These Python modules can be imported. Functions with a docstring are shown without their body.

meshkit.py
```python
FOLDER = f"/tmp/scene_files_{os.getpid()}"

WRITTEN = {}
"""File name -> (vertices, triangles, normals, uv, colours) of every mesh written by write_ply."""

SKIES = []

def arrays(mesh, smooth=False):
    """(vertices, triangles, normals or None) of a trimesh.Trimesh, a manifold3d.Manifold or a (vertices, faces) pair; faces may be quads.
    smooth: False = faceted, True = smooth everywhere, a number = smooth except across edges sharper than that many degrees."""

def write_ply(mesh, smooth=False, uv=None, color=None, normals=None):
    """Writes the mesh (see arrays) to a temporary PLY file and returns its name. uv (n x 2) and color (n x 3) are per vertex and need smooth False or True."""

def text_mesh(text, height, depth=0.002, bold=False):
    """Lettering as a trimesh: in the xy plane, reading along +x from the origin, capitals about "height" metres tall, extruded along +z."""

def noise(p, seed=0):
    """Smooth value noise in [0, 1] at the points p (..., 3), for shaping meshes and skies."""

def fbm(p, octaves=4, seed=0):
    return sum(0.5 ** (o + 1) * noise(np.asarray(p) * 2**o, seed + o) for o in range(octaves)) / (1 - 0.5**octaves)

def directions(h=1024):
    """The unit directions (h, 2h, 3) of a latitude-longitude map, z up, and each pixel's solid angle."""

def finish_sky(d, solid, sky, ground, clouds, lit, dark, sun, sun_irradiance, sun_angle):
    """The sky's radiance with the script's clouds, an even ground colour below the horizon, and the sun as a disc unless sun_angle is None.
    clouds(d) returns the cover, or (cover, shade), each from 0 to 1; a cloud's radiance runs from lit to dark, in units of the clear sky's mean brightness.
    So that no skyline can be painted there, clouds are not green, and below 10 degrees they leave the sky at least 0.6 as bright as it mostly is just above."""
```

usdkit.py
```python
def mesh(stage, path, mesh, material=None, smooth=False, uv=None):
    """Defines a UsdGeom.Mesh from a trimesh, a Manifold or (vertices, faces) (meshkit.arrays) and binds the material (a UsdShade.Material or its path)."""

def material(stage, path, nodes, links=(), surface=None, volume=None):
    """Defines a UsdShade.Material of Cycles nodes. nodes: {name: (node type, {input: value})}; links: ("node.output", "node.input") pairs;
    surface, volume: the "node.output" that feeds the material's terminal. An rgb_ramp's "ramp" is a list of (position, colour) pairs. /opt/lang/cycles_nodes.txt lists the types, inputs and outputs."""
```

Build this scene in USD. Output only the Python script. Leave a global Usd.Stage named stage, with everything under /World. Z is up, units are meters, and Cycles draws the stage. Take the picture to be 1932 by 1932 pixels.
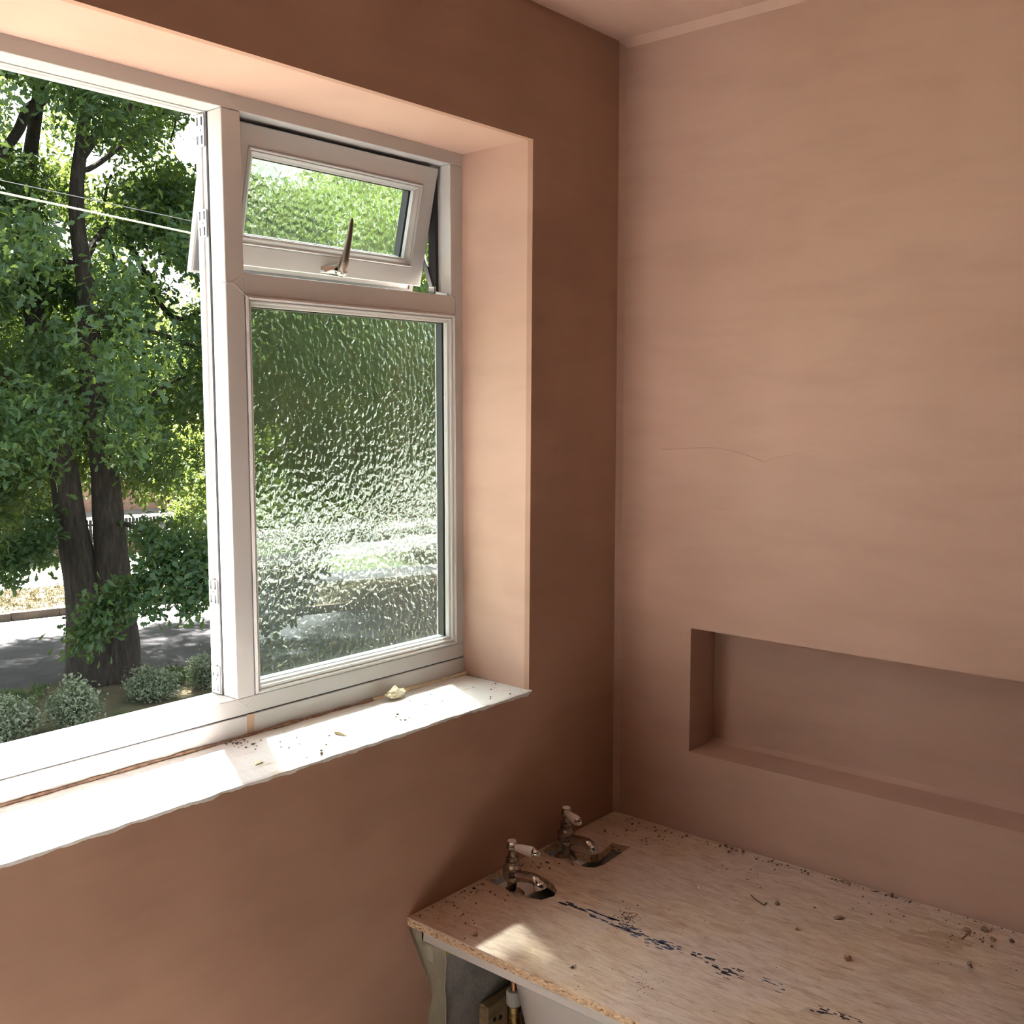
import math, random
import numpy as np, trimesh, manifold3d as m3
from shapely.geometry import Polygon, box as sbox
from shapely import affinity
from pxr import Usd, UsdGeom, UsdLux, UsdShade, Gf, Sdf, Vt
import usdkit, meshkit

stage = Usd.Stage.CreateInMemory()
UsdGeom.SetStageUpAxis(stage, "Z")
World = UsdGeom.Xform.Define(stage, "/World")
stage.SetDefaultPrim(World.GetPrim())
# ------------------------------------------------------------------ camera
# X runs along the window wall (corner at X=0, room at X<0), Y points out of the window, Z up
CAM = np.array([-2.1014, -1.4447, 1.5867])
F_PX, PITCH, ROLL, YAW = 1986.2, 0.1017, -0.0007, 0.8676
fw = np.array([math.sin(YAW) * math.cos(PITCH), math.cos(YAW) * math.cos(PITCH), -math.sin(PITCH)])
rt = np.cross(fw, [0, 0, 1.0]); rt /= np.linalg.norm(rt); up = np.cross(rt, fw)
rt, up = math.cos(ROLL) * rt + math.sin(ROLL) * up, -math.sin(ROLL) * rt + math.cos(ROLL) * up
cam = UsdGeom.Camera.Define(stage, "/World/Camera")
M = np.eye(4); M[0, :3], M[1, :3], M[2, :3], M[3, :3] = rt, up, -fw, CAM
cam.AddTransformOp().Set(Gf.Matrix4d(*M.ravel().tolist()))
cam.CreateHorizontalApertureAttr(36.0); cam.CreateVerticalApertureAttr(36.0)
cam.CreateFocalLengthAttr(36.0 * F_PX / 1932)
cam.CreateClippingRangeAttr(Gf.Vec2f(0.05, 2000))
cam.CreateExposureAttr(0.58)
# ------------------------------------------------------------------ sky and sun
SUN_TRAVEL = np.array([-0.52, -1.0, -2.10])
SUN_TRAVEL /= np.linalg.norm(SUN_TRAVEL)
SUN_E, SKY_S = 20.0, 0.44
LOOKS = "/World/Looks/"
UsdGeom.Scope.Define(stage, "/World/Looks")
sky_mat = usdkit.material(stage, LOOKS + "sky", {
    "s": ("sky_texture", {"sky_type": "hosek_wilkie", "sun_direction": tuple((-SUN_TRAVEL).tolist()), "turbidity": 4.0, "ground_albedo": 0.3}),
    "tc": ("texture_coordinate", {}),
    "n": ("noise_texture", {"scale": 2.2, "detail": 5.0, "roughness": 0.6}),
    "r": ("rgb_ramp", {"ramp": [(0.40, (0, 0, 0)), (0.62, (1, 1, 1))]}),
    "m": ("mix_color", {"b": (9.0, 9.3, 9.6)}),
    "b": ("background_shader", {"strength": SKY_S})},
    [("tc.generated", "n.vector"), ("n.fac", "r.fac"), ("r.color", "m.fac"), ("s.color", "m.a"), ("m.result", "b.color")], surface="b.background")
dome = UsdLux.DomeLight.Define(stage, "/World/Sky")
UsdShade.MaterialBindingAPI.Apply(dome.GetPrim()).Bind(sky_mat)
sun = UsdLux.DistantLight.Define(stage, "/World/Sun")
sun.CreateIntensityAttr(SUN_E); sun.CreateNormalizeAttr(True); sun.CreateAngleAttr(2.0); sun.CreateColorAttr(Gf.Vec3f(1.0, 0.94, 0.86))
zx = -SUN_TRAVEL; xx = np.cross([0, 0, 1.0], zx); xx /= np.linalg.norm(xx); yx = np.cross(zx, xx)
S4 = np.eye(4); S4[0, :3], S4[1, :3], S4[2, :3] = xx, yx, zx
sun.AddTransformOp().Set(Gf.Matrix4d(*S4.ravel().tolist()))

# ------------------------------------------------------------------ helpers
rng = np.random.default_rng(7)
used = {}
origins = {}

def fresh(parent, name):
    k = (parent, name); used[k] = used.get(k, -1) + 1
    return name if used[k] == 0 else f"{name}_{used[k]:03d}"

def data(prim, **kw):
    for k, v in kw.items():
        if v:
            prim.SetCustomDataByKey(k, v)

def thing(name, label=None, category=None, loc=(0, 0, 0), group=None, kind=None):
    path = "/World/" + fresh("/World", name)
    x = UsdGeom.Xform.Define(stage, path)
    if any(loc):
        x.AddTranslateOp().Set(Gf.Vec3d(*map(float, loc)))
    data(x.GetPrim(), label=label, category=category, group=group, kind=kind)
    origins[path] = np.array(loc, float)
    return path

def tm(m):
    return m if isinstance(m, trimesh.Trimesh) else trimesh.Trimesh(*meshkit.arrays(m)[:2], process=False)

def part(name, mesh, mat, parent, smooth=30, label=None, kind=None):
    """One mesh below a thing (or below a part); mesh in world coordinates."""
    path = parent + "/" + fresh(parent, name)
    o = origins["/".join(parent.split("/")[:3])]
    mesh = tm(mesh)
    m = trimesh.Trimesh(np.asarray(mesh.vertices) - o, mesh.faces, process=False)
    p = usdkit.mesh(stage, path, m, LOOKS + mat, smooth=smooth)
    data(p.GetPrim(), label=label, kind=kind)
    return path

def solo(name, mesh, mat, label=None, category=None, group=None, kind=None, smooth=30):
    path = "/World/" + fresh("/World", name)
    p = usdkit.mesh(stage, path, tm(mesh), LOOKS + mat, smooth=smooth)
    data(p.GetPrim(), label=label, category=category, group=group, kind=kind)
    return path

cat = trimesh.util.concatenate

def cbox(x0, x1, y0, y1, z0, z1, c=0.0012):
    x0, x1 = min(x0, x1), max(x0, x1); y0, y1 = min(y0, y1), max(y0, y1); z0, z1 = min(z0, z1), max(z0, z1)
    if c <= 0:
        return trimesh.creation.box(bounds=[[x0, y0, z0], [x1, y1, z1]])
    c = min(c, (x1 - x0) / 3, (y1 - y0) / 3, (z1 - z0) / 3)
    P = []
    for ax in range(3):
        for i in (0, 1):
            for j in (0, 1):
                for k in (0, 1):
                    q = [(x0, x1)[i], (y0, y1)[j], (z0, z1)[k]]
                    s = [1 if not i else -1, 1 if not j else -1, 1 if not k else -1]
                    for a in range(3):
                        if a != ax:
                            q[a] += s[a] * c
                    P.append(q)
    return tm(m3.Manifold.hull_points(np.array(P)))

def ring_sides(x0, x1, z0, z1, prof, place=None):
    """Four mitred rails of a rectangular ring in the XZ plane. prof: closed polygon of (inset, y). Returns top, right, bottom, left."""
    prof = np.array(prof, float)
    def corner(sx, sz):
        cx, cz = (x0 if sx < 0 else x1), (z0 if sz < 0 else z1)
        return np.stack([cx - sx * prof[:, 0], prof[:, 1], cz - sz * prof[:, 0]], 1)
    tl, tr, br, bl = corner(-1, 1), corner(1, 1), corner(1, -1), corner(-1, -1)
    out = []
    tri = trimesh.creation.triangulate_polygon(Polygon(prof), engine="earcut")
    n = len(prof)
    for a, b in ((tl, tr), (tr, br), (br, bl), (bl, tl)):
        v = np.vstack([a, b]); f = []
        for i in range(n):
            j = (i + 1) % n
            f += [[i, j, n + j], [i, n + j, n + i]]
        tv, tf = tri
        if len(tv) == n:
            order = [int(np.argmin(((prof - p) ** 2).sum(1))) for p in tv]
            for t in tf:
                q = [order[k] for k in t]
                f += [q, [n + q[2], n + q[1], n + q[0]]]
        m = trimesh.Trimesh(v, f, process=False)
        m.fix_normals()
        if place is not None:
            m.vertices = place(m.vertices)
        out.append(m)
    return out

def tube(pts, r, n=10, cap=True, ends_round=False):
    pts = np.asarray(pts, float); r = np.broadcast_to(np.asarray(r, float), (len(pts),))
    t = np.gradient(pts, axis=0); t /= np.linalg.norm(t, axis=1)[:, None]
    a = np.array([0, 0, 1.0]) if abs(t[0][2]) < 0.9 else np.array([1.0, 0, 0])
    u = np.cross(t[0], a); u /= np.linalg.norm(u)
    V = []
    for i in range(len(pts)):
        u = u - t[i] * (u @ t[i]); u /= np.linalg.norm(u)
        w = np.cross(t[i], u)
        ang = np.arange(n) / n * 2 * np.pi
        V.append(pts[i] + r[i] * (np.cos(ang)[:, None] * u + np.sin(ang)[:, None] * w))
    V = np.vstack(V); Fc = []
    for i in range(len(pts) - 1):
        for k in range(n):
            k2 = (k + 1) % n
            Fc += [[i * n + k, i * n + k2, (i + 1) * n + k2], [i * n + k, (i + 1) * n + k2, (i + 1) * n + k]]
    if cap:
        V = np.vstack([V, pts[:1], pts[-1:]])
        c0, c1 = len(V) - 2, len(V) - 1
        for k in range(n):
            k2 = (k + 1) % n
            Fc += [[c0, k2, k], [c1, (len(pts) - 1) * n + k, (len(pts) - 1) * n + k2]]
    return trimesh.Trimesh(V, Fc, process=False)

def spline(pts, n=24):
    from scipy.interpolate import CubicSpline
    pts = np.asarray(pts, float); s = np.r_[0, np.cumsum(np.linalg.norm(np.diff(pts, axis=0), axis=1))]
    return CubicSpline(s, pts)(np.linspace(0, s[-1], n))

def lathe(profile, base, axis=(0, 0, 1), n=28):
    """profile: (radius, height) list."""
    m = trimesh.creation.revolve(np.array(profile, float), sections=n)
    axis = np.array(axis, float) / np.linalg.norm(axis)
    T = trimesh.geometry.align_vectors([0, 0, 1], axis); T[:3, 3] = base
    return m.apply_transform(T)

def ball(c, r, sub=2):
    s = trimesh.creation.icosphere(sub, 1.0); s.vertices = s.vertices * np.asarray(r) + np.asarray(c); return s

def ext_y(poly, y0, y1):
    """Polygon in (x, z) extruded from y0 to y1."""
    m = trimesh.creation.extrude_polygon(poly, y1 - y0, engine="earcut")
    v = m.vertices.copy(); m.vertices = np.stack([v[:, 0], y0 + v[:, 2], v[:, 1]], 1); m.fix_normals(); return m

def ext_z(poly, z0, z1):
    m = trimesh.creation.extrude_polygon(poly, z1 - z0, engine="earcut"); m.apply_translation((0, 0, z0)); return m

def ext_x(poly, x0, x1):
    """Polygon in (y, z) extruded from x0 to x1."""
    m = trimesh.creation.extrude_polygon(poly, x1 - x0, engine="earcut")
    v = m.vertices.copy(); m.vertices = np.stack([x0 + v[:, 2], v[:, 0], v[:, 1]], 1); m.fix_normals(); return m

def ray(px, py):
    d = fw + (px - 966) / F_PX * rt - (py - 966) / F_PX * up
    return d / np.linalg.norm(d)

def at(px, py, axis, value):
    """Where the line of sight of a photograph pixel meets a plane of the place (used to survey it)."""
    d = ray(px, py); return CAM + d * (value - CAM[axis]) / d[axis]

def mat(name, nodes, links=(), surface="p.BSDF"):
    return usdkit.material(stage, LOOKS + name, nodes, links, surface=surface)

def plain(name, col, rough=0.5, metallic=0.0, **kw):
    return mat(name, {"p": ("principled_bsdf", {"base_color": col, "roughness": rough, "metallic": metallic, **kw})})

def noisy(name, c1, c2, scale, rough=0.6, detail=4.0, bump=0.0, bump_scale=None, metallic=0.0, stretch=(1, 1, 1), lo=0.35, hi=0.65, coord="object", bdist=0.01, **kw):
    nodes = {"t": ("texture_coordinate", {}), "mp": ("mapping", {"scale": stretch}),
             "n": ("noise_texture", {"scale": scale, "detail": detail}),
             "r": ("rgb_ramp", {"ramp": [(lo, c1), (hi, c2)]}),
             "p": ("principled_bsdf", {"roughness": rough, "metallic": metallic, **kw})}
    links = [("t." + coord, "mp.vector"), ("mp.vector", "n.vector"), ("n.fac", "r.fac"), ("r.color", "p.base_color")]
    if bump:
        nodes["n2"] = ("noise_texture", {"scale": bump_scale or scale * 3, "detail": 5.0})
        nodes["bp"] = ("bump", {"strength": bump, "distance": bdist})
        links += [("mp.vector", "n2.vector"), ("n2.fac", "bp.height"), ("bp.normal", "p.normal")]
    return mat(name, nodes, links)

# ------------------------------------------------------------------ materials
def plaster(name, a, b, c, streak=(1, 1, 1)):
    """Skimmed gypsum: slow blotches of two pinks, trowel streaks along the wall, fine relief."""
    mat(name, {"g": ("geometry", {}),
               "n": ("noise_texture", {"scale": 2.2, "detail": 2.5, "roughness": 0.55}),
               "r": ("rgb_ramp", {"ramp": [(0.33, a), (0.5, b), (0.68, c)]}),
               "mp": ("mapping", {"scale": streak}), "w": ("noise_texture", {"scale": 4.0, "detail": 3.0, "roughness": 0.6}),
               "wr": ("rgb_ramp", {"ramp": [(0.3, (0.93, 0.92, 0.92)), (0.55, (1, 1, 1)), (0.75, (1.0, 1.0, 1.0))]}),
               "mul": ("mix_color", {"blend_type": "multiply", "fac": 1.0}),
               "b1": ("bump", {"strength": 0.25, "distance": 0.006}),
               "p": ("principled_bsdf", {"roughness": 0.62, "specular_ior_level": 0.3})},
        [("g.position", "n.vector"), ("n.fac", "r.fac"), ("g.position", "mp.vector"), ("mp.vector", "w.vector"), ("w.fac", "wr.fac"),
         ("r.color", "mul.a"), ("wr.color", "mul.b"), ("mul.result", "p.base_color"), ("w.fac", "b1.height"), ("b1.normal", "p.normal")])

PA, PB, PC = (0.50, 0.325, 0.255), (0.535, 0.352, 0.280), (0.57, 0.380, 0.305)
plaster("plaster_shaded_window_wall", (0.37, 0.222, 0.158), (0.415, 0.252, 0.182), (0.46, 0.285, 0.21), (1.0, 1.0, 3.5))  # dimness of the backlit wall put into a darker copy of the plaster
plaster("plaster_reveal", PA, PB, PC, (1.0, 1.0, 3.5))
plaster("plaster_side_wall", PA, PB, PC, (1, 0.8, 4.0))
plaster("plaster_ceiling", PA, PB, PC, (1.5, 3, 1))
noisy("old_cream_paint", (0.62, 0.57, 0.44), (0.52, 0.47, 0.36), 9, 0.6, bump=0.3)
noisy("grey_render", (0.30, 0.29, 0.28), (0.42, 0.40, 0.38), 14, 0.9, bump=0.4)
plain("dark_unseen_wall", (0.06, 0.045, 0.035), 0.95)  # unseen walls made near black to hold down bounced light
plain("yellow_adhesive", (0.55, 0.42, 0.16), 0.7)
noisy("floor_board", (0.72, 0.68, 0.64), (0.79, 0.75, 0.71), 6, 0.6, detail=1.0, stretch=(1, 8, 1))
plain("upvc", (0.60, 0.585, 0.58), 0.32)
plain("upvc_seam", (0.75, 0.73, 0.70), 0.4)
plain("gasket", (0.03, 0.03, 0.035), 0.5)
plain("grey_gasket", (0.13, 0.14, 0.15), 0.5)
plain("steel", (0.55, 0.57, 0.60), 0.35, 1.0)
plain("chrome", (0.68, 0.67, 0.66), 0.10, 1.0)
noisy("aged_chrome", (0.52, 0.50, 0.48), (0.34, 0.31, 0.28), 60, 0.18, metallic=1.0)
plain("handle_backlit_metal", (0.24, 0.18, 0.15), 0.36, 1.0)  # lever's backlit darkness and reflected wall brown painted into its metal
plain("porcelain", (0.82, 0.76, 0.72), 0.15)
plain("bath_white", (0.82, 0.82, 0.83), 0.2)
plain("plastic_white", (0.80, 0.80, 0.78), 0.4)
noisy("brass", (0.62, 0.47, 0.20), (0.42, 0.30, 0.12), 40, 0.3, metallic=1.0)
plain("copper", (0.72, 0.36, 0.20), 0.35, 1.0)
noisy("raw_timber", (0.42, 0.31, 0.18), (0.30, 0.21, 0.12), 12, 0.75, stretch=(1, 6, 6))
plain("spacer_black", (0.012, 0.012, 0.014), 0.35)
plain("spacer_sunlit", (0.72, 0.73, 0.74), 0.35)  # pale copy for the bottom spacer, sun on it painted in
noisy("foam", (0.85, 0.74, 0.50), (0.92, 0.86, 0.68), 60, 0.9, bump=0.5)
noisy("plaster_bits", (0.42, 0.29, 0.20), (0.20, 0.12, 0.08), 90, 0.95)
plain("dark_specks", (0.15, 0.09, 0.06), 0.95)
plain("tape_stain", (0.55, 0.38, 0.25), 0.6)
plain("print_blue", (0.08, 0.10, 0.19), 0.9)
plain("print_dark", (0.03, 0.03, 0.05), 0.9)
plain("pencil", (0.30, 0.22, 0.17), 0.9)
# painted sill board: chipped white paint, tan plaster smears toward the frame
mat("sill_paint", {"g": ("geometry", {}), "n": ("noise_texture", {"scale": 9.0, "detail": 8.0, "roughness": 0.65}),
                   "mp": ("mapping", {"scale": (1.0, 3.0, 1)}),
                   "r": ("rgb_ramp", {"ramp": [(0.31, (0.48, 0.35, 0.24)), (0.36, (0.70, 0.65, 0.58)), (0.42, (0.77, 0.76, 0.75))]}),
                   "n2": ("noise_texture", {"scale": 60.0, "detail": 4.0}), "b": ("bump", {"strength": 0.4, "distance": 0.004}),
                   "p": ("principled_bsdf", {"roughness": 0.5})},
    [("g.position", "mp.vector"), ("mp.vector", "n.vector"), ("n.fac", "r.fac"), ("r.color", "p.base_color"), ("g.position", "n2.vector"), ("n2.fac", "b.height"), ("b.normal", "p.normal")])

def osb(name):
    """Oriented strand board: three sheets of long flakes at different angles, dark bark flecks, a film of plaster dust tinted with a painted sky sheen."""
    nodes = {"g": ("geometry", {})}
    links = []
    for i, (rot, sc) in enumerate(((0.25, (42, 12, 1)), (-0.5, (60, 15, 1)), (0.9, (48, 14, 1)))):
        nodes[f"m{i}"] = ("mapping", {"rotation": (0, 0, rot), "scale": sc, "location": (i * 3.1, i * 1.7, 0)})
        nodes[f"w{i}"] = ("noise_texture", {"scale": 0.25, "detail": 2.0})
        nodes[f"v{i}"] = ("voronoi_texture", {"scale": 1.0, "randomness": 1.0})
        nodes[f"s{i}"] = ("separate_color", {})
        nodes[f"r{i}"] = ("rgb_ramp", {"ramp": [(0.0, (0.43, 0.29, 0.165)), (0.2, (0.53, 0.385, 0.24)), (0.6, (0.60, 0.455, 0.305)), (1.0, (0.67, 0.53, 0.385))]})
        links += [("g.position", f"m{i}.vector"), (f"m{i}.vector", f"v{i}.vector"), (f"v{i}.color", f"s{i}.color"), (f"s{i}.r", f"r{i}.fac")]
    nodes |= {"k0": ("math", {"math_type": "greater_than", "value2": 0.55}), "k1": ("math", {"math_type": "greater_than", "value2": 0.62}),
              "x0": ("mix_color", {}), "x1": ("mix_color", {}),
              "d": ("noise_texture", {"scale": 3.0, "detail": 6.0, "roughness": 0.6}), "dr": ("rgb_ramp", {"ramp": [(0.33, (0.04, 0, 0)), (0.58, (0.66, 0, 0))]}), "ds": ("separate_color", {}),
              "x2": ("mix_color", {"b": (0.66, 0.57, 0.56)}),  # dust film, its lilac tint painted in for the sky's reflection
              "fm": ("mapping", {"scale": (3.2, 0.8, 1), "rotation": (0, 0, 0.12)}), "fn": ("noise_texture", {"scale": 26.0, "detail": 6.0, "roughness": 0.72}),
              "fr": ("rgb_ramp", {"ramp": [(0.28, (0.50, 0.38, 0.30)), (0.38, (0.86, 0.80, 0.76)), (0.55, (1, 1, 1))]}), "x3": ("mix_color", {"blend_type": "multiply", "fac": 1.0}),
              "bp": ("bump", {"strength": 0.3, "distance": 0.003}),
              "gm": ("mapping", {"scale": (5.5, 0.55, 1), "rotation": (0, 0, -0.2)}), "gn": ("noise_texture", {"scale": 42.0, "detail": 5.0, "roughness": 0.75, "distortion": 0.6}),
              "gr": ("rgb_ramp", {"ramp": [(0.30, (0.66, 0.58, 0.52)), (0.46, (0.96, 0.94, 0.92)), (0.70, (1.08, 1.07, 1.06))]}), "x4": ("mix_color", {"blend_type": "multiply", "fac": 1.0, "use_clamp_result": False}),
              "p": ("principled_bsdf", {"roughness": 0.55})}
    links += [("s1.g", "k0.value1"), ("s2.g", "k1.value1"), ("k0.value", "x0.fac"), ("r0.color", "x0.a"), ("r1.color", "x0.b"),
              ("k1.value", "x1.fac"), ("x0.result", "x1.a"), ("r2.color", "x1.b"), ("g.position", "d.vector"), ("d.fac", "dr.fac"), ("dr.color", "ds.color"), ("ds.r", "x2.fac"),
              ("x1.result", "x2.a"), ("g.position", "fm.vector"), ("fm.vector", "fn.vector"), ("fn.fac", "fr.fac"), ("x2.result", "x3.a"), ("fr.color", "x3.b"),
              ("g.position", "gm.vector"), ("gm.vector", "gn.vector"), ("gn.fac", "gr.fac"), ("x3.result", "x4.a"), ("gr.color", "x4.b"), ("x4.result", "p.base_color"), ("s1.b", "bp.height"), ("bp.normal", "p.normal")]
    for i in range(3):
        nodes.pop(f"w{i}")
    mat(name, nodes, links)
osb("strand_board")
mat("board_edge", {"g": ("geometry", {}), "mp": ("mapping", {"scale": (1, 0.5, 1.3)}), "v": ("voronoi_texture", {"scale": 330.0}), "s": ("separate_color", {}),
                   "r": ("rgb_ramp", {"ramp": [(0.0, (0.16, 0.08, 0.04)), (0.14, (0.50, 0.34, 0.20)), (0.6, (0.66, 0.48, 0.32)), (1.0, (0.80, 0.66, 0.48))]}),
                   "b": ("bump", {"strength": 0.6, "distance": 0.002}), "p": ("principled_bsdf", {"roughness": 0.8})},
    [("g.position", "mp.vector"), ("mp.vector", "v.vector"), ("v.color", "s.color"), ("s.r", "r.fac"), ("r.color", "p.base_color"), ("s.g", "b.height"), ("b.normal", "p.normal")])

# clear window glass: a pane that lets the sun through, with a fresnel reflection
# (a fresnel node would count a straight-through pane's far face as total reflection, so the reflection is Schlick's)
SCHLICK = {"lw": ("layer_weight", {"blend": 0.5}), "pw": ("math", {"math_type": "power", "value2": 5.0}), "ma": ("math", {"math_type": "multiply_add", "value2": 0.9, "value3": 0.03})}
SCHLICK_LINKS = [("lw.facing", "pw.value1"), ("pw.value", "ma.value1")]
mat("clear_glass", {**SCHLICK, "t": ("transparent_bsdf", {"color": (0.97, 0.985, 0.975)}), "g": ("glossy_bsdf", {"color": (1, 1, 1), "roughness": 0.02}), "m": ("mix_closure", {})},
    SCHLICK_LINKS + [("ma.value", "m.fac"), ("t.BSDF", "m.closure1"), ("g.BSDF", "m.closure2")], surface="m.closure")
# obscure glass: the outer face is rolled into pebbles
mat("pebbled_glass", {**SCHLICK,
    "g": ("geometry", {}), "mp": ("mapping", {"scale": (1, 1, 0.8)}),
    "n2": ("noise_texture", {"scale": 98.0, "detail": 0.6, "roughness": 0.6, "distortion": 0.35}),
    "b": ("bump", {"strength": 1.0, "distance": 0.0088}),
    "rf": ("refraction_bsdf", {"color": (0.85, 0.96, 0.95), "distribution": "beckmann", "roughness": 0.19, "IOR": 1.12}),
    "tr": ("transparent_bsdf", {"color": (0.85, 0.96, 0.95)}),
    "gl": ("glossy_bsdf", {"roughness": 0.10}),
    "m0": ("mix_closure", {"fac": 0.26}), "m3": ("mix_closure", {})},
    [("g.position", "mp.vector"), ("mp.vector", "n2.vector"), ("n2.fac", "b.height"),
     ("b.normal", "rf.normal"), ("b.normal", "gl.normal"),
     ("rf.BSDF", "m0.closure1"), ("tr.BSDF", "m0.closure2"),
     ("ma.value", "m3.fac"), *SCHLICK_LINKS, ("m0.closure", "m3.closure1"), ("gl.BSDF", "m3.closure2")], surface="m3.closure")
# its flat room-side face, where the light bends in
mat("pane_front", {**SCHLICK, "rf": ("refraction_bsdf", {"color": (0.96, 0.98, 0.97), "roughness": 0.0, "IOR": 1.12}), "tr": ("transparent_bsdf", {"color": (0.96, 0.98, 0.97)}), "gl": ("glossy_bsdf", {"roughness": 0.02}), "m0": ("mix_closure", {"fac": 0.26}), "m": ("mix_closure", {})},
    SCHLICK_LINKS + [("ma.value", "m.fac"), ("rf.BSDF", "m0.closure1"), ("tr.BSDF", "m0.closure2"), ("m0.closure", "m.closure1"), ("gl.BSDF", "m.closure2")], surface="m.closure")

# outdoors
def leafy(name, c, ct, fac=0.45, rough=0.45):
    """Leaf: glossy-ish front with light passing through; each island (leaf) shifts a little in tone."""
    mat(name, {"g": ("geometry", {}), "h": ("hsv", {"color": c}), "h2": ("hsv", {"color": ct}),
               "mr": ("map_range", {"from_min": 0.0, "from_max": 1.0, "to_min": 0.65, "to_max": 1.3}),
               "mh": ("map_range", {"from_min": 0.0, "from_max": 1.0, "to_min": 0.475, "to_max": 0.52}),
               "p": ("principled_bsdf", {"roughness": rough, "specular_ior_level": 0.4}), "t": ("translucent_bsdf", {}), "m": ("mix_closure", {"fac": fac})},
        [("g.random_per_island", "mr.value"), ("g.random_per_island", "mh.value"), ("mr.result", "h.value"), ("mh.result", "h.hue"), ("mr.result", "h2.value"), ("mh.result", "h2.hue"),
         ("h.color", "p.base_color"), ("h2.color", "t.color"), ("p.BSDF", "m.closure1"), ("t.BSDF", "m.closure2")], surface="m.closure")
leafy("oak_leaf", (0.052, 0.125, 0.070), (0.22, 0.37, 0.07), 0.5)
leafy("far_leaf", (0.05, 0.12, 0.045), (0.20, 0.32, 0.05))
leafy("pale_leaf", (0.21, 0.28, 0.19), (0.20, 0.30, 0.12), 0.3)
mat("bark", {"t": ("texture_coordinate", {}), "mp": ("mapping", {"scale": (9, 9, 1.6)}), "n": ("noise_texture", {"scale": 2.0, "detail": 7.0, "roughness": 0.65}),
             "r": ("rgb_ramp", {"ramp": [(0.35, (0.010, 0.008, 0.006)), (0.55, (0.030, 0.025, 0.019)), (0.72, (0.06, 0.052, 0.040))]}), "b": ("bump", {"strength": 1.0, "distance": 0.06}),
             "p": ("principled_bsdf", {"roughness": 0.95})},
    [("t.object", "mp.vector"), ("mp.vector", "n.vector"), ("n.fac", "r.fac"), ("r.color", "p.base_color"), ("n.fac", "b.height"), ("b.normal", "p.normal")])
noisy("asphalt", (0.030, 0.030, 0.036), (0.050, 0.050, 0.057), 3.0, 0.9, detail=4.0)
plain("road_paint", (0.45, 0.45, 0.44), 0.8)
noisy("kerb_stone", (0.10, 0.075, 0.055), (0.15, 0.115, 0.085), 4, 0.9)
noisy("dry_grass", (0.055, 0.046, 0.022), (0.095, 0.080, 0.040), 2.5, 0.95, detail=5)
noisy("verge_soil", (0.030, 0.038, 0.015), (0.11, 0.085, 0.045), 1.6, 0.95, detail=5)
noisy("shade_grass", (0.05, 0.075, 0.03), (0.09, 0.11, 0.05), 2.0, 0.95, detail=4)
noisy("concrete", (0.085, 0.082, 0.078), (0.11, 0.106, 0.10), 1.0, 0.9)
noisy("garden_brick", (0.13, 0.075, 0.055), (0.20, 0.13, 0.10), 6, 0.9)
plain("fence_dark", (0.012, 0.013, 0.016), 0.7)
plain("render_white", (0.42, 0.44, 0.47), 0.8)
noisy("house_brick", (0.26, 0.15, 0.12), (0.34, 0.21, 0.17), 9, 0.9)
noisy("roof_tile", (0.19, 0.10, 0.075), (0.27, 0.16, 0.12), 5, 0.8)
plain("window_dark", (0.04, 0.05, 0.06), 0.1)
plain("cable_grey", (0.34, 0.36, 0.34), 0.5)
plain("cable_dark", (0.06, 0.07, 0.08), 0.5)
plain("dry_blade", (0.12, 0.10, 0.045), 0.9)
plain("green_blade", (0.06, 0.10, 0.03), 0.9)

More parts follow.
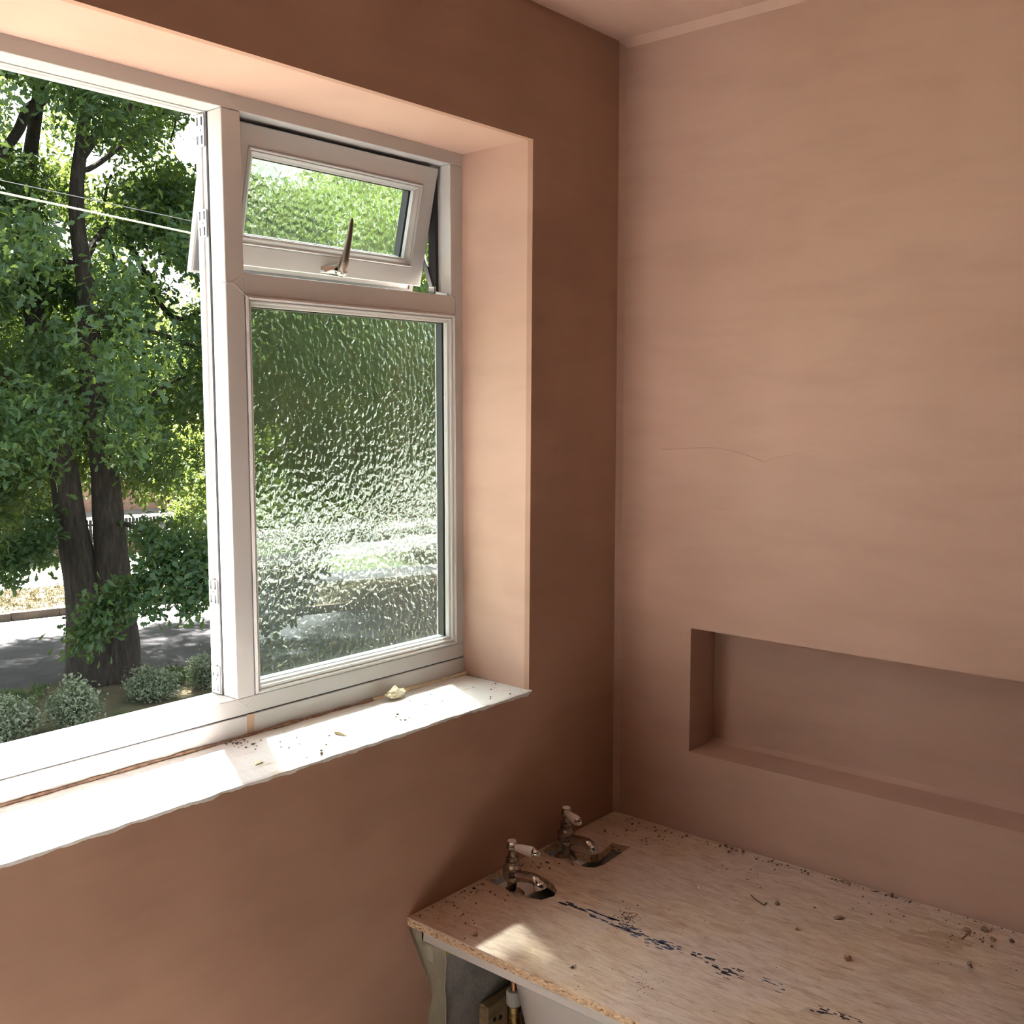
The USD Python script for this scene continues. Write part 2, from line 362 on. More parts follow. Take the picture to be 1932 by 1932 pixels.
# ================================================================== THE ROOM
ZC, ZS, ZT = 2.421, 0.9584, 2.1431          # ceiling, sill, soffit of the window reveal
D = 0.2053                                   # depth of the reveal: the window's room-side face
XL, XRT, XRB = -2.13, -0.3275, -0.3398       # reveal: left (widened to add daylight), right at the top, right at the bottom (front edge leans)
XF = -0.3253                                 # right reveal where it meets the frame
RX0, RY0 = -2.95, -2.75                      # far ends of the room
YO = 0.30                                    # outer face of the window wall

solo("floor", cbox(RX0 - 0.1, 0.1, RY0 - 0.1, 0.3, -0.12, 0, 0), "floor_board", kind="structure", smooth=False)
ceil = thing("ceiling", kind="structure")
part("plaster_ceiling", cbox(RX0 - 0.1, 0.02, RY0 - 0.1, 0.3, ZC, ZC + 0.1, 0), "plaster_ceiling", ceil, smooth=False)
# soft trowelled fillet between the ceiling and the two walls
cv = Polygon([(0, 0), (0.0, -0.016), (-0.0045, -0.0095), (-0.0095, -0.0045), (-0.016, 0)])
f1 = trimesh.creation.extrude_polygon(cv, 2.7, engine="earcut"); v = f1.vertices.copy()
f1.vertices = np.stack([v[:, 0], -v[:, 2], ZC + v[:, 1]], 1); f1.fix_normals()
part("corner_fillet", f1, "plaster_ceiling", ceil, smooth=60)

# window wall: masonry behind, a plaster skin in front with a ragged bare area by the bath
wb = thing("wall_back", kind="structure")
hole = Polygon([(XL, ZS - 0.0045), (XRB, ZS - 0.0045), (XRT, ZT), (XL, ZT)])
bare = Polygon([(-0.7191, 0.573), (-0.708, 0.535), (-0.695, 0.505), (-0.684, 0.478), (-0.668, 0.437), (-0.655, 0.405), (-0.6515, 0.385), (-0.662, 0.35), (-0.664, 0.33), (-0.66, 0.2), (-0.68, 0.05), (-0.68, 0.0), (0.0, 0.0), (0.0, 0.573)])
face = Polygon([(RX0, 0), (0, 0), (0, ZC), (RX0, ZC)]).difference(hole).difference(bare)
skin = ext_y(face, 0.0, 0.014)
# the reveal flares a little: its right side runs from the leaning front edge to the upright frame
def slab(q0, q1):
    """Convex hull of points."""
    return tm(m3.Manifold.hull_points(np.array(q0 + q1, float)))
rev_right = slab([(XRB, 0.0141, ZS - 0.03), (XRT, 0.0141, ZT), (XF, D + 0.08, ZS - 0.03), (XF, D + 0.08, ZT)], [(-0.25, 0.0141, ZS - 0.03), (-0.25, 0.0141, ZT), (-0.25, D + 0.08, ZS - 0.03), (-0.25, D + 0.08, ZT)])
rev_left = cbox(XL - 0.06, XL, 0.0141, D + 0.08, ZS - 0.03, ZT, 0)
rev_top = cbox(XL - 0.06, -0.25, 0.0141, D + 0.08, ZT, ZT + 0.06, 0)
part("plaster", cat([skin]), "plaster_shaded_window_wall", wb, smooth=False)
part("reveal", rev_right, "plaster_reveal", wb, smooth=False)
part("reveal", rev_left, "plaster_reveal", wb, smooth=False)
part("reveal", rev_top, "plaster_reveal", wb, smooth=False)
masonry = ext_y(Polygon([(RX0 - 0.1, -0.1), (0.1, -0.1), (0.1, ZC + 0.1), (RX0 - 0.1, ZC + 0.1)]).difference(sbox(XL - 0.06, ZS - 0.03, -0.25, ZT + 0.06)), 0.016, YO)
part("masonry", masonry, "grey_render", wb, smooth=False)
cream = Polygon([(-0.74, 0.575), (-0.6023, 0.575), (-0.604, 0.46), (-0.6005, 0.43), (-0.606, 0.38), (-0.602, 0.33), (-0.604, 0.28), (-0.60, 0.0), (-0.74, 0.0)])
part("old_paint", ext_y(cream, 0.008, 0.015), "old_cream_paint", wb, smooth=False, label="strip of old cream paint left bare beside the bath")
part("patch_edge", tube([(-0.6023, 0.0085, 0.56), (-0.604, 0.0085, 0.46), (-0.6005, 0.0085, 0.43), (-0.606, 0.0085, 0.38), (-0.602, 0.0085, 0.33), (-0.604, 0.0085, 0.28), (-0.60, 0.0085, 0.1)], 0.0016, 6), "old_cream_paint", wb)
for (cx, cz, rx, rz) in ((-0.585, 0.452, 0.018, 0.010), (-0.578, 0.470, 0.010, 0.006)):
    pp = Polygon([(cx + rx * math.cos(a) * (0.8 + 0.3 * rng.random()), cz + rz * math.sin(a) * (0.8 + 0.3 * rng.random())) for a in np.linspace(0, 2 * np.pi, 12, endpoint=False)])
    part("adhesive_smear", ext_y(pp, 0.0125, 0.0165), "yellow_adhesive", wb, smooth=False, label="smear of old yellow adhesive")

# right wall with the long niche
NY0, NY1, NZ0, NZ1, ND = -0.2076, -1.62, 0.7756, 1.066, 0.1114
nz1a = 1.071                                  # the niche's head rises a touch at its left end
wr = thing("wall_right", kind="structure")
niche = Polygon([(NY0, NZ0), (NY1, NZ0), (NY1, NZ1), (NY0 - 0.4, NZ1 + 0.001), (NY0, nz1a - 0.001)])
side = Polygon([(0.0, -0.1), (RY0 - 0.1, -0.1), (RY0 - 0.1, ZC + 0.1), (0.0, ZC + 0.1)])
part("plaster", ext_x(side.difference(niche), 0.0, ND), "plaster_side_wall", wr, smooth=False)
part("niche_back", ext_x(niche.buffer(0.03, join_style=2), ND, ND + 0.03), "plaster_side_wall", wr, smooth=False)
# hand-made fillet where the niche's back meets its floor
nf = Polygon([(ND, 0), (ND, 0.010), (ND - 0.004, 0.0045), (ND - 0.012, 0)])
m = trimesh.creation.extrude_polygon(nf, NY0 - NY1, engine="earcut"); v = m.vertices.copy()
m.vertices = np.stack([v[:, 0], NY0 - v[:, 2], NZ0 + v[:, 1]], 1); m.fix_normals()
part("niche_fillet", m, "plaster_side_wall", wr, smooth=60)
# upright hand-trowelled roll in the corner of the two walls
part("corner_roll", slab([(0, -0.012, 0.58), (0, -0.012, ZC), (-0.004, -0.004, 0.58), (-0.004, -0.004, ZC)], [(-0.012, 0, 0.58), (-0.012, 0, ZC), (0.001, 0.001, 0.58), (0.001, 0.001, ZC)]), "plaster_side_wall", wr, smooth=60)
for pts, r in (([(1248, 848), (1300, 846), (1350, 846), (1400, 856), (1441, 872)], 0.0011), ([(1441, 872), (1470, 862), (1500, 856), (1532, 848)], 0.0007), ([(1330, 959), (1400, 961)], 0.0008), ([(1275, 716), (1350, 717)], 0.0006)):
    P = [at(*q, 0, 0.0) for q in pts]
    part("trowel_ridge", tube(spline(P, 16) if len(P) > 2 else P, r, 6), "plaster_side_wall", wr, label="faint raised trowel line in the plaster")
solo("wall_left", cbox(RX0 - 0.1, RX0, RY0 - 0.1, 0.016, 0, ZC, 0), "dark_unseen_wall", kind="structure", smooth=False)
solo("wall_front", cbox(RX0, 0.0, RY0 - 0.1, RY0, 0, ZC, 0), "dark_unseen_wall", kind="structure", smooth=False)

# ================================================================== THE WINDOW
win = thing("window_1", kind="structure")
ZG, ZF0, ZF1 = 0.9996, 1.0335, 2.115          # groove, bottom and top of the openings
OL0, OL1 = -1.515, -0.9573                    # left casement opening
VX0, VX1, VZ0, VZ1 = -0.9165, -0.3655, 1.829, 2.1155   # vent opening
GX0, GX1, GZ0, GZ1 = -0.9145, -0.3525, 1.0345, 1.788   # fixed light, outside of its beads
YB = 0.262                                    # back of the frame
part("frame_head", cbox(XL, XF + 0.02, D, YB, ZF1 + 0.0005, ZT + 0.004), "upvc", win, label="head of the white plastic window frame")
part("frame_sill", cbox(XL, XF + 0.02, D, YB, ZG + 0.0015, ZF0), "upvc", win, label="bottom rail of the white plastic window frame")
part("frame_upstand", cbox(XL, XF + 0.02, D, YB, ZS - 0.02, ZG - 0.0013), "upvc", win, label="trim strip below the frame's bottom rail")
part("frame_groove", cbox(XL, XF + 0.01, D + 0.004, D + 0.03, ZG - 0.002, ZG + 0.002, 0), "grey_gasket", win)
part("frame_jamb", cat([cbox(GX1, XF + 0.02, D, YB, ZF0, ZF1), cbox(VX1, GX1 + 0.002, D, 0.236, VZ0 - 0.001, ZF1), cbox(VX1 + 0.008, GX1 + 0.002, 0.236, YB, VZ0 - 0.001, ZF1)]), "upvc", win)
part("mullion", cbox(OL0 - 0.040, OL0, D, YB, ZF0, ZF1), "upvc", win)
part("frame_jamb", cbox(XL, XL + 0.045, D, YB, ZF0, ZF1), "upvc", win)
part("mullion", cat([cbox(OL1, VX0, D, 0.248, ZF0, ZF1), cbox(OL1 + 0.004, VX0 - 0.004, 0.248, YB, ZF0, ZF1)]), "upvc", win, label="upright mullion between the open light and the obscure panes")
part("transom", cbox(VX0, GX1, D, YB, GZ1, VZ0), "upvc", win, label="cross rail below the top-hung vent")
# fixed light: stepped beads, double glazing
bead = [(0, D + 0.012), (0, D - 0.001), (0.004, D - 0.0035), (0.0065, D - 0.001), (0.0075, D + 0.001), (0.010, D + 0.0005), (0.0125, D + 0.0025), (0.0135, D + 0.006), (0.0175, D + 0.009), (0.0185, D + 0.016), (0.0185, D + 0.019), (0, D + 0.019)]
for s in ring_sides(GX0, GX1, GZ0, GZ1, bead):
    part("glazing_bead", s, "upvc", win, smooth=False)
i0 = 0.0185
part("inner_pane", cbox(GX0 + 0.012, GX1 - 0.012, D + 0.0195, D + 0.0235, GZ0 + 0.012, GZ1 - 0.012, 0), "clear_glass", win, smooth=False)
def sheet(x0, x1, y, z0, z1):
    """The rolled face of an obscure pane, turned outdoors."""
    return trimesh.Trimesh([[x0, y, z0], [x1, y, z0], [x1, y, z1], [x0, y, z1]], [[0, 2, 1], [0, 3, 2]], process=False)
def open_slab(x0, x1, y0, y1, z0, z1):
    """A pane's flat face and edges, open at the outer side, which the rolled face closes."""
    v = np.array([[x, y, z] for y in (y0, y1) for x, z in ((x0, z0), (x1, z0), (x1, z1), (x0, z1))], float)
    f = [[0, 1, 2], [0, 2, 3]]
    for i in range(4):
        j = (i + 1) % 4; f += [[i, i + 4, j + 4], [i, j + 4, j]]
    return trimesh.Trimesh(v, f, process=False)
gl = part("obscure_pane", open_slab(GX0 + 0.004, GX1 - 0.004, D + 0.0425, D + 0.0466, GZ0 + 0.004, GZ1 - 0.004), "pane_front", win, smooth=False, label="large fixed pane of pebbled obscure glass")
part("pebbled_face", sheet(GX0 + 0.004, GX1 - 0.004, D + 0.0466, GZ0 + 0.004, GZ1 - 0.004), "pebbled_glass", gl, smooth=False)
spc = [(0.010, D + 0.0240), (0.0195, D + 0.0240), (0.0195, D + 0.042), (0.010, D + 0.042)]
for k, s in enumerate(ring_sides(GX0, GX1, GZ0, GZ1, spc)):
    part("glazing_spacer", s, "spacer_sunlit" if k == 2 else "spacer_black", win, smooth=False)
tp = [(0.0, D + 0.0475), (0.012, D + 0.0475), (0.012, D + 0.0525), (0.0, D + 0.0525)]
for s in ring_sides(GX0, GX1, GZ0, GZ1, tp):
    part("outer_stop", s, "upvc", win, smooth=False)
# rebate strip, gasket and keeps of the open light
rb = [(0.001, 0.2515), (0.010, 0.2515), (0.010, 0.2600), (0.0075, 0.2615), (0.0075, 0.2655), (0.010, 0.267), (0.010, 0.284), (0.001, 0.284)]
gk = [(0.001, 0.2478), (0.004, 0.2478), (0.004, 0.2520), (0.001, 0.2520)]
names4 = (0, 1, 2, 3)
def outset(p, o): return [(a - o, b) for a, b in p]
for k, s in enumerate(ring_sides(OL0, OL1, ZF0, ZF1, outset(rb, 0.0085))):
    if k != 2:
        part("rebate_strip", s, "upvc", win, smooth=False)
for k, s in enumerate(ring_sides(OL0, OL1, ZF0, ZF1, outset(gk, 0.003))):
    if k not in (0, 2):
        part("rebate_gasket", s, "gasket", win, smooth=False, label="thin dark gasket in the rebate")
part("sill_ledge", cbox(OL0 - 0.01, OL1 + 0.01, YB, 0.284, ZF0 - 0.03, ZF0), "upvc", win)
for z1, z0 in ((2.112, 2.053), (1.943, 1.892), (1.256, 1.209), (1.089, 1.037)):
    x = OL1 - 0.0012
    pl = sbox(0.2525, z0, 0.2800, z1).buffer(-0.003).buffer(0.003)
    h = z1 - z0
    for yy in (0.2595, 0.273):
        for fz in (0.22, 0.78):
            pl = pl.difference(affinity.scale(affinity.translate(sbox(-0.0024, -0.0075, 0.0024, 0.0075), yy, z0 + h * fz), 1, 1))
    k = part("keep_plate", ext_x(pl, x - 0.0035, x + 0.002), "steel", win, smooth=False, label="slotted steel lock keep on the mullion rebate")
    part("keep_backing", cbox(x - 0.0002, x + 0.003, 0.2535, 0.279, z0 + 0.002, z1 - 0.002, 0), "gasket", k, smooth=False)
    part("keep_screw", lathe([(0, 0), (0.0036, 0), (0.0030, 0.0012), (0, 0.0016)], (x - 0.0035, 0.266, (z0 + z1) / 2), (-1, 0, 0), 10), "steel", k)
# weld seams at the joints of the frame
def seam(pix):
    P = [at(*q, 1, D - 0.0002) for q in pix]
    part("weld_seam", tube(P, 0.0007, 5), "upvc_seam", win, label="thin pale weld seam in the frame")
seam([(419, 533), (440, 534)]); seam([(440, 534), (459, 517)]); seam([(440, 534), (463, 558)]); seam([(852, 556), (863, 577)])
seam([(447, 1321), (464, 1334)]); seam([(464, 1334), (482, 1311)]); seam([(430, 182), (446, 206)]); seam([(866, 1216), (878, 1228)])
# top-hung vent sash, propped open
TILT = math.radians(13.5)
dn, ow = np.array([0, math.sin(TILT), -math.cos(TILT)]), np.array([0, math.cos(TILT), math.sin(TILT)])
SO = np.array([0, 0.2345, 2.1075])
def sp(v):
    """Sash coordinates (x, depth outward, height; height 0 at the hinge, negative below) to the world."""
    v = np.asarray(v, float); return SO + np.stack([v[:, 0], 0 * v[:, 0], 0 * v[:, 0]], 1) + v[:, 1:2] * ow - v[:, 2:3] * dn
SX0, SX1, SL = -0.911, -0.3715, 0.260
sash_prof = [(0, 0.002), (0.002, 0), (0.0385, 0), (0.0400, 0.0015), (0.0400, 0.022), (0.050, 0.022), (0.050, 0.048), (0, 0.048)]
sides = ring_sides(SX0, SX1, -SL, 0, sash_prof, place=sp)
vent = part("vent_sash", cat(sides), "upvc", win, smooth=False, label="small top-hung sash propped open above the fixed pane")
fl = [(-0.024, 0.049), (0.030, 0.049), (0.030, 0.066), (-0.020, 0.066), (-0.024, 0.062)]
part("sash_flange", cat(ring_sides(SX0, SX1, -SL - 0.004, 0.0, fl, place=sp)), "upvc", vent, smooth=False)
gs = [(-0.019, 0.044), (-0.008, 0.044), (-0.008, 0.049), (-0.019, 0.049)]
part("sash_gasket", cat(ring_sides(SX0, SX1, -SL - 0.004, 0.0, gs, place=sp)), "grey_gasket", vent, smooth=False, label="dark weather gasket of the sash")
b2 = [(0.0400, 0.010), (0.0400, -0.001), (0.0425, -0.003), (0.0445, -0.001), (0.0455, 0.0005), (0.0475, 0.0), (0.0495, 0.0020), (0.0530, 0.006), (0.0570, 0.009), (0.0575, 0.018), (0.0400, 0.018)]
for s in ring_sides(SX0, SX1, -SL, 0, b2, place=sp):
    part("sash_bead", s, "upvc", vent, smooth=False)
def sbx(x0, x1, y0, y1, z0, z1, c=0):
    m = cbox(x0, x1, y0, y1, z0, z1, c); m.vertices = sp(m.vertices); return m
part("sash_inner_pane", sbx(SX0 + 0.05, SX1 - 0.05, 0.0185, 0.0225, -SL + 0.05, -0.05), "clear_glass", vent, smooth=False)
m = sheet(SX0 + 0.046, SX1 - 0.046, 0.0459, -SL + 0.046, -0.046); m.vertices = sp(m.vertices)
m2 = open_slab(SX0 + 0.046, SX1 - 0.046, 0.0415, 0.0459, -SL + 0.046, -0.046); m2.vertices = sp(m2.vertices)
part("sash_obscure_pane", m2, "pane_front", vent, smooth=False)
part("sash_pebbled_face", m, "pebbled_glass", vent, smooth=False, label="pebbled obscure glass of the vent")
sp2 = [(0.049, 0.0227), (0.0590, 0.0227), (0.0590, 0.0412), (0.049, 0.0412)]
for k, s in enumerate(ring_sides(SX0, SX1, -SL, 0, sp2, place=sp)):
    part("sash_spacer", s, "spacer_sunlit" if k == 2 else "spacer_black", vent, smooth=False)
# the cam handle on the sash's bottom rail: rose, nose and a long tapering lever that stands off into the room
hx = -0.6225
def SP(x, y, z): return sp(np.array([[x, y, z]]))[0]
hz = -SL + 0.013
part("handle_rose", cat([tm(m3.Manifold.hull_points(sp(np.array([(hx - 0.042, 0.0, hz - 0.010), (hx - 0.042, 0.0, hz + 0.004), (hx - 0.006, 0.0, hz + 0.018), (hx + 0.012, 0, hz + 0.016), (hx + 0.012, 0, hz - 0.012), (hx - 0.036, -0.008, hz - 0.006), (hx - 0.004, -0.014, hz + 0.010), (hx + 0.008, -0.014, hz + 0.010), (hx + 0.008, -0.014, hz - 0.008)]))))]), "chrome", vent, smooth=25, label="bright metal rose of the window handle")
piv = SP(hx, -0.012, hz)
part("handle_pivot", cat([lathe([(0, 0), (0.0105, 0), (0.011, 0.006), (0.009, 0.012), (0, 0.013)], piv, -ow, 20), lathe([(0, 0), (0.0045, 0), (0.004, 0.004), (0, 0.005)], piv - ow * 0.012 + np.array([0.001, 0, -0.001]), -ow, 14)]), "chrome", vent)
lev = spline([SP(hx, -0.018, hz + 0.002), SP(hx - 0.004, -0.026, hz + 0.022), SP(hx - 0.006, -0.032, hz + 0.055), SP(hx - 0.008, -0.036, hz + 0.090), SP(hx - 0.009, -0.037, hz + 0.112)], 20)
lm = tube(lev, np.interp(np.linspace(0, 1, 20), [0, 0.12, 0.3, 0.8, 0.96, 1], [0.009, 0.0098, 0.0078, 0.0050, 0.0038, 0.0015]), 14)
part("handle_lever", lm, "handle_backlit_metal", vent, smooth=50, label="tapering window handle lever, its silhouette darkness painted in")
# friction stay in the gap at the right
def q3(px, py, x): return at(px, py, 0, x)
stay_x = -0.3690
A0, A1, A2, A3 = q3(824, 385, stay_x), q3(818, 430, stay_x), q3(826, 480, stay_x), q3(830, 540, stay_x)
def bar(p, q, w, t=0.0025):
    p, q = np.array(p), np.array(q); d = (q - p) / np.linalg.norm(q - p); s = np.cross(d, [1, 0, 0]); s /= np.linalg.norm(s)
    return tm(m3.Manifold.hull_points(np.array([p + s * w * a + np.array([t * b, 0, 0]) for a in (-1, 1) for b in (-1, 1)] + [q + s * w * a + np.array([t * b, 0, 0]) for a in (-1, 1) for b in (-1, 1)])))
part("stay_arm", bar((stay_x, 0.262, 2.060), (stay_x, 0.300, 1.945), 0.0055), "steel", vent, smooth=False, label="steel arm of the friction stay")
part("stay_arm", bar((stay_x, 0.302, 1.955), (stay_x, 0.262, 1.850), 0.0055), "steel", vent, smooth=False, label="lower steel arm of the friction stay")
part("stay_track", cbox(-0.3665, -0.3580, 0.252, 0.274, 1.835, 2.10, 0), "gasket", win, smooth=False, label="dark stay track in the jamb")
part("stay_shoe", cbox(stay_x - 0.003, stay_x + 0.003, 0.250, 0.270, 1.8305, 1.853, 0.001), "chrome", win, smooth=False)
part("stay_end", bar((stay_x + 0.001, 0.249, 1.838), (stay_x + 0.001, 0.213, 1.8305), 0.0030, 0.0022), "steel", win, smooth=False)
# the left light stands wide open, hinged at its far side, clear of the view
cx0 = OL0 - 0.03
cs = [(-0.02, 0.0), (0.055, 0.0), (0.055, 0.05), (-0.02, 0.05)]
def casement(v):
    v = np.asarray(v, float); a = math.radians(64)
    x, y = v[:, 0], v[:, 1]
    return np.stack([OL0 + math.cos(a) * x - math.sin(a) * y, 0.30 + math.sin(a) * x + math.cos(a) * y, v[:, 2]], 1)
W = OL1 - OL0
cas = part("casement_sash", cat(ring_sides(0, W, ZF0, ZF1, cs, place=casement)), "upvc", win, smooth=False, label="side-hung casement standing wide open outdoors")
m = cbox(0.05, W - 0.05, 0.02, 0.026, ZF0 + 0.05, ZF1 - 0.05, 0); m.vertices = casement(m.vertices)
part("casement_pane", m, "clear_glass", cas, smooth=False)

# a shut clear light added beyond it, out of view, to let in more sun
cs2 = part("casement_sash", cat(ring_sides(XL + 0.045, OL0 - 0.040, ZF0, ZF1, [(-0.01, 0.238), (0.055, 0.238), (0.055, 0.288), (-0.01, 0.288)])), "upvc", win, smooth=False, label="added unseen shut casement with clear glass, letting in more sun")
part("casement_pane", cbox(XL + 0.095, OL0 - 0.090, 0.255, 0.261, ZF0 + 0.05, ZF1 - 0.05, 0), "clear_glass", cs2, smooth=False)

# window sill: chipped board with a rough, wandering front edge
nx = 420
xs = np.linspace(XL, XRB + 0.004, nx)
ny = np.array([0.0, 0.004, 0.012, 0.03, 0.06, 0.1, 0.15, 0.19, D + 0.005])
wob = (meshkit.fbm(np.stack([xs * 30, 0 * xs, 0 * xs], 1), 4, 3) - 0.5) * 0.006
V, Fc = [], []
for j, y in enumerate(ny):
    zj = ZS + (meshkit.fbm(np.stack([xs * 30, 0 * xs + y * 40, 0 * xs], 1), 4, 5) - 0.5) * 0.0022 - (0.0018 if j == 0 else 0)
    V.append(np.stack([xs, (y - 0.0065 + wob * max(0, 1 - y / 0.03)), zj], 1))
V.append(V[0] - [0, 0, 0.0065] + np.stack([0 * xs, 0.002 + (meshkit.fbm(np.stack([xs * 60, 0 * xs, 0 * xs], 1), 3, 9) - 0.5) * 0.006, (meshkit.fbm(np.stack([xs * 45, 0 * xs, 0 * xs], 1), 3, 8) - 0.5) * 0.006], 1))
V.append(V[-1] + [0, 0.03, -0.01])
order = [len(V) - 1, len(V) - 2] + list(range(len(ny)))
Vs = np.vstack([V[k] for k in order])
for j in range(len(order) - 1):
    for i in range(nx - 1):
        a = j * nx + i; Fc += [[a, a + 1, a + nx + 1], [a, a + nx + 1, a + nx]]
sl = part("window_sill", trimesh.Trimesh(Vs, Fc, process=False), "sill_paint", win, smooth=40, label="chipped white painted window sill")
part("sill_core", cbox(XL, XRB + 0.002, 0.016, D + 0.02, ZS - 0.03, ZS - 0.004, 0), "sill_paint", sl, smooth=False)
# foam and filler squeezed out along the joint of frame and sill
def ridge(x0, x1, r, seed, zoff=0.0, n=60):
    x = np.linspace(x0, x1, n)
    k = meshkit.fbm(np.stack([x * 45, 0 * x + seed, 0 * x], 1), 4, seed)
    return tube(np.stack([x, D - r * 0.5 - k * 0.004, ZS + zoff + k * 0.003], 1), r * (0.5 + 1.1 * k), 7)
part("joint_filler", ridge(-0.62, XF - 0.003, 0.0042, 3), "foam", win, label="ragged cream foam along the frame foot")
part("joint_filler", ridge(-1.55, -0.62, 0.0026, 5), "plaster_bits", win, label="ragged brown filler along the frame foot")
P = [at(x, y, 1, D - 0.0008) for x, y in ((466, 1349), (480, 1346), (479, 1389), (468, 1388))]
part("brown_tape", tm(m3.Manifold.hull_points(np.array([p + np.array([0, o, 0]) for p in P for o in (0, 0.0012)]))), "tape_stain", win, smooth=False, label="short strip of brown tape below the mullion")

# ================================================================== THE BATH AND ITS COVER
ZB = 0.58
RIM = 0.562
bath = thing("bathtub", "white bathtub with no side panel under the strand board", "bathtub", (-0.35, -0.86, 0))
def rrect(x0, x1, y0, y1, r, n=10):
    return sbox(x0 + r, y0 + r, x1 - r, y1 - r).buffer(r, quad_segs=n)
def inner(z):
    k = (0.545 - z) / 0.40
    return rrect(-0.632 + 0.055 * k, -0.072 - 0.055 * k, -1.64 + 0.18 * k, -0.100 - 0.07 * k, 0.15)
rim = ext_z(rrect(-0.702, -0.004, -1.70, -0.022, 0.012, 4).difference(inner(0.545)), RIM - 0.006, RIM)
lip = cat([cbox(-0.702, -0.694, -1.70, -0.022, RIM - 0.031, RIM - 0.001, 0.002), cbox(-0.702, -0.004, -0.030, -0.022, RIM - 0.031, RIM - 0.001, 0.002), cbox(-0.702, -0.004, -1.70, -1.692, RIM - 0.031, RIM - 0.001, 0.002)])
part("rim", cat([rim, lip]), "bath_white", bath, smooth=30)
zs_ = np.r_[np.linspace(RIM - 0.003, 0.17, 14), 0.155, 0.147, 0.145]
def loft(off):
    rings = []
    for z in zs_:
        p = inner(max(z, 0.15)).buffer(-max(0, 0.17 - z) * 2.0 + off)
        c = np.array(p.exterior.coords)[:-1]
        s = np.array([p.exterior.interpolate(t, normalized=True).coords[0] for t in np.linspace(0, 1, 80, endpoint=False)])
        k = int(np.argmax(s[:, 0] + s[:, 1])); s = np.roll(s, -k, 0)
        rings.append(np.c_[s, np.full(80, z)])
    V = np.vstack(rings); F = []
    for i in range(len(rings) - 1):
        for k in range(80):
            k2 = (k + 1) % 80
            F += [[i * 80 + k, i * 80 + k2, (i + 1) * 80 + k2], [i * 80 + k, (i + 1) * 80 + k2, (i + 1) * 80 + k]]
    V = np.vstack([V, [[-0.35, -0.86, zs_[-1]]]])
    for k in range(80):
        F.append([len(V) - 1, (len(rings) - 1) * 80 + (k + 1) % 80, (len(rings) - 1) * 80 + k])
    m = trimesh.Trimesh(V, F, process=False); return m
part("tub", loft(0.004), "bath_white", bath, smooth=50)
for y in (-0.35, -1.35):
    for x in (-0.60, -0.10):
        part("foot", lathe([(0, 0), (0.022, 0), (0.022, 0.006), (0.008, 0.009), (0.008, 0.22), (0, 0.22)], (x, y, 0.0), n=12), "steel", bath)

def zoomed(pts, ox, oy, k, z=ZB):
    return [tuple(at(ox + x / k, oy + y / k, 2, z)[:2]) for x, y in pts]
hole1 = Polygon(zoomed([(190, 965), (400, 835), (560, 835), (760, 900), (930, 1010), (972, 1075), (940, 1140), (800, 1182), (640, 1150), (470, 1100), (400, 1040), (270, 1000)], 880, 1490, 5.682)).buffer(0.004).buffer(-0.004)
hole2 = Polygon(zoomed([(820, 650), (960, 565), (1060, 600), (1170, 660), (1330, 700), (1420, 690), (1560, 570), (1760, 610), (1480, 800), (1380, 835), (1280, 830), (1180, 790), (1070, 750), (940, 725), (860, 690)], 880, 1490, 5.682)).buffer(0.003).buffer(-0.003)
board_outline = sbox(-0.72, -1.72, -0.006, -0.0015)
cut = board_outline.difference(hole1).difference(hole2).buffer(0)
if cut.geom_type != "Polygon":
    cut = max(cut.geoms, key=lambda g: g.area)
bd = thing("bath_cover_board", "strand board sheet laid over the bath, two holes cut round the taps", "board", (-0.36, -0.86, RIM))
part("board_face", ext_z(cut, ZB - 0.0035, ZB), "strand_board", bd, smooth=False)
part("board_core", ext_z(cut.buffer(-0.0003), RIM + 0.0003, ZB - 0.0035), "board_edge", bd, smooth=False, label="cut edge showing pressed wood flakes")
# stamped blue marking, worn to broken dashes: flat print on the board
def quad_on(px, py, L, Wd, ang, jitter=0.25):
    c = at(px, py, 2, ZB)[:2]
    u = np.array([math.cos(ang), math.sin(ang)]); w = np.array([-u[1], u[0]])
    k = [c + u * a * L * (1 + jitter * (rng.random() - 0.5)) + w * b * Wd * (1 + jitter * (rng.random() - 0.5)) for a, b in ((-1, -1), (0, -1.1), (1, -1), (1, 1), (0, 1.1), (-1, 1))]
    return Polygon(k).buffer(0)
def stamp(polys):
    return cat([ext_z(p, ZB, ZB + 0.0002) for p in polys if p.area > 1e-7 and p.geom_type == "Polygon"])
AY = math.radians(-88)
rows = [("print_dark", [(1062, 1705, 0.010, 0.0035), (1080, 1709, 0.012, 0.003), (1075, 1704, 0.009, 0.0025), (1098, 1716, 0.009, 0.003), (1088, 1713, 0.008, 0.002)])]
seg = []
for k in range(40):
    f = rng.random(); x = 1100 + 100 * f; y = 1715 + 42 * f + (rng.random() < 0.5) * 9 - 4 + rng.normal() * 1.2
    seg.append((x, y, 0.003 + 0.007 * rng.random(), 0.0008 + 0.0012 * rng.random()))
rows.append(("print_blue", seg))
for (x0, y0, x1, y1, n, sp_, col) in ((1178, 1752, 1212, 1764, 26, 4, "print_blue"), (1218, 1772, 1285, 1790, 46, 5, "print_blue"), (1304, 1798, 1348, 1814, 16, 4, "print_dark"), (1345, 1825, 1400, 1842, 26, 5, "print_dark"), (1440, 1848, 1480, 1868, 12, 5, "print_blue"), (1530, 1900, 1640, 1928, 22, 5, "print_dark")):
    seg = []
    for k in range(n):
        f = rng.random()
        seg.append((x0 + (x1 - x0) * f + rng.normal() * 2, y0 + (y1 - y0) * f + rng.normal() * sp_, 0.002 + 0.006 * rng.random(), 0.0006 + 0.0011 * rng.random()))
    rows.append((col, seg))
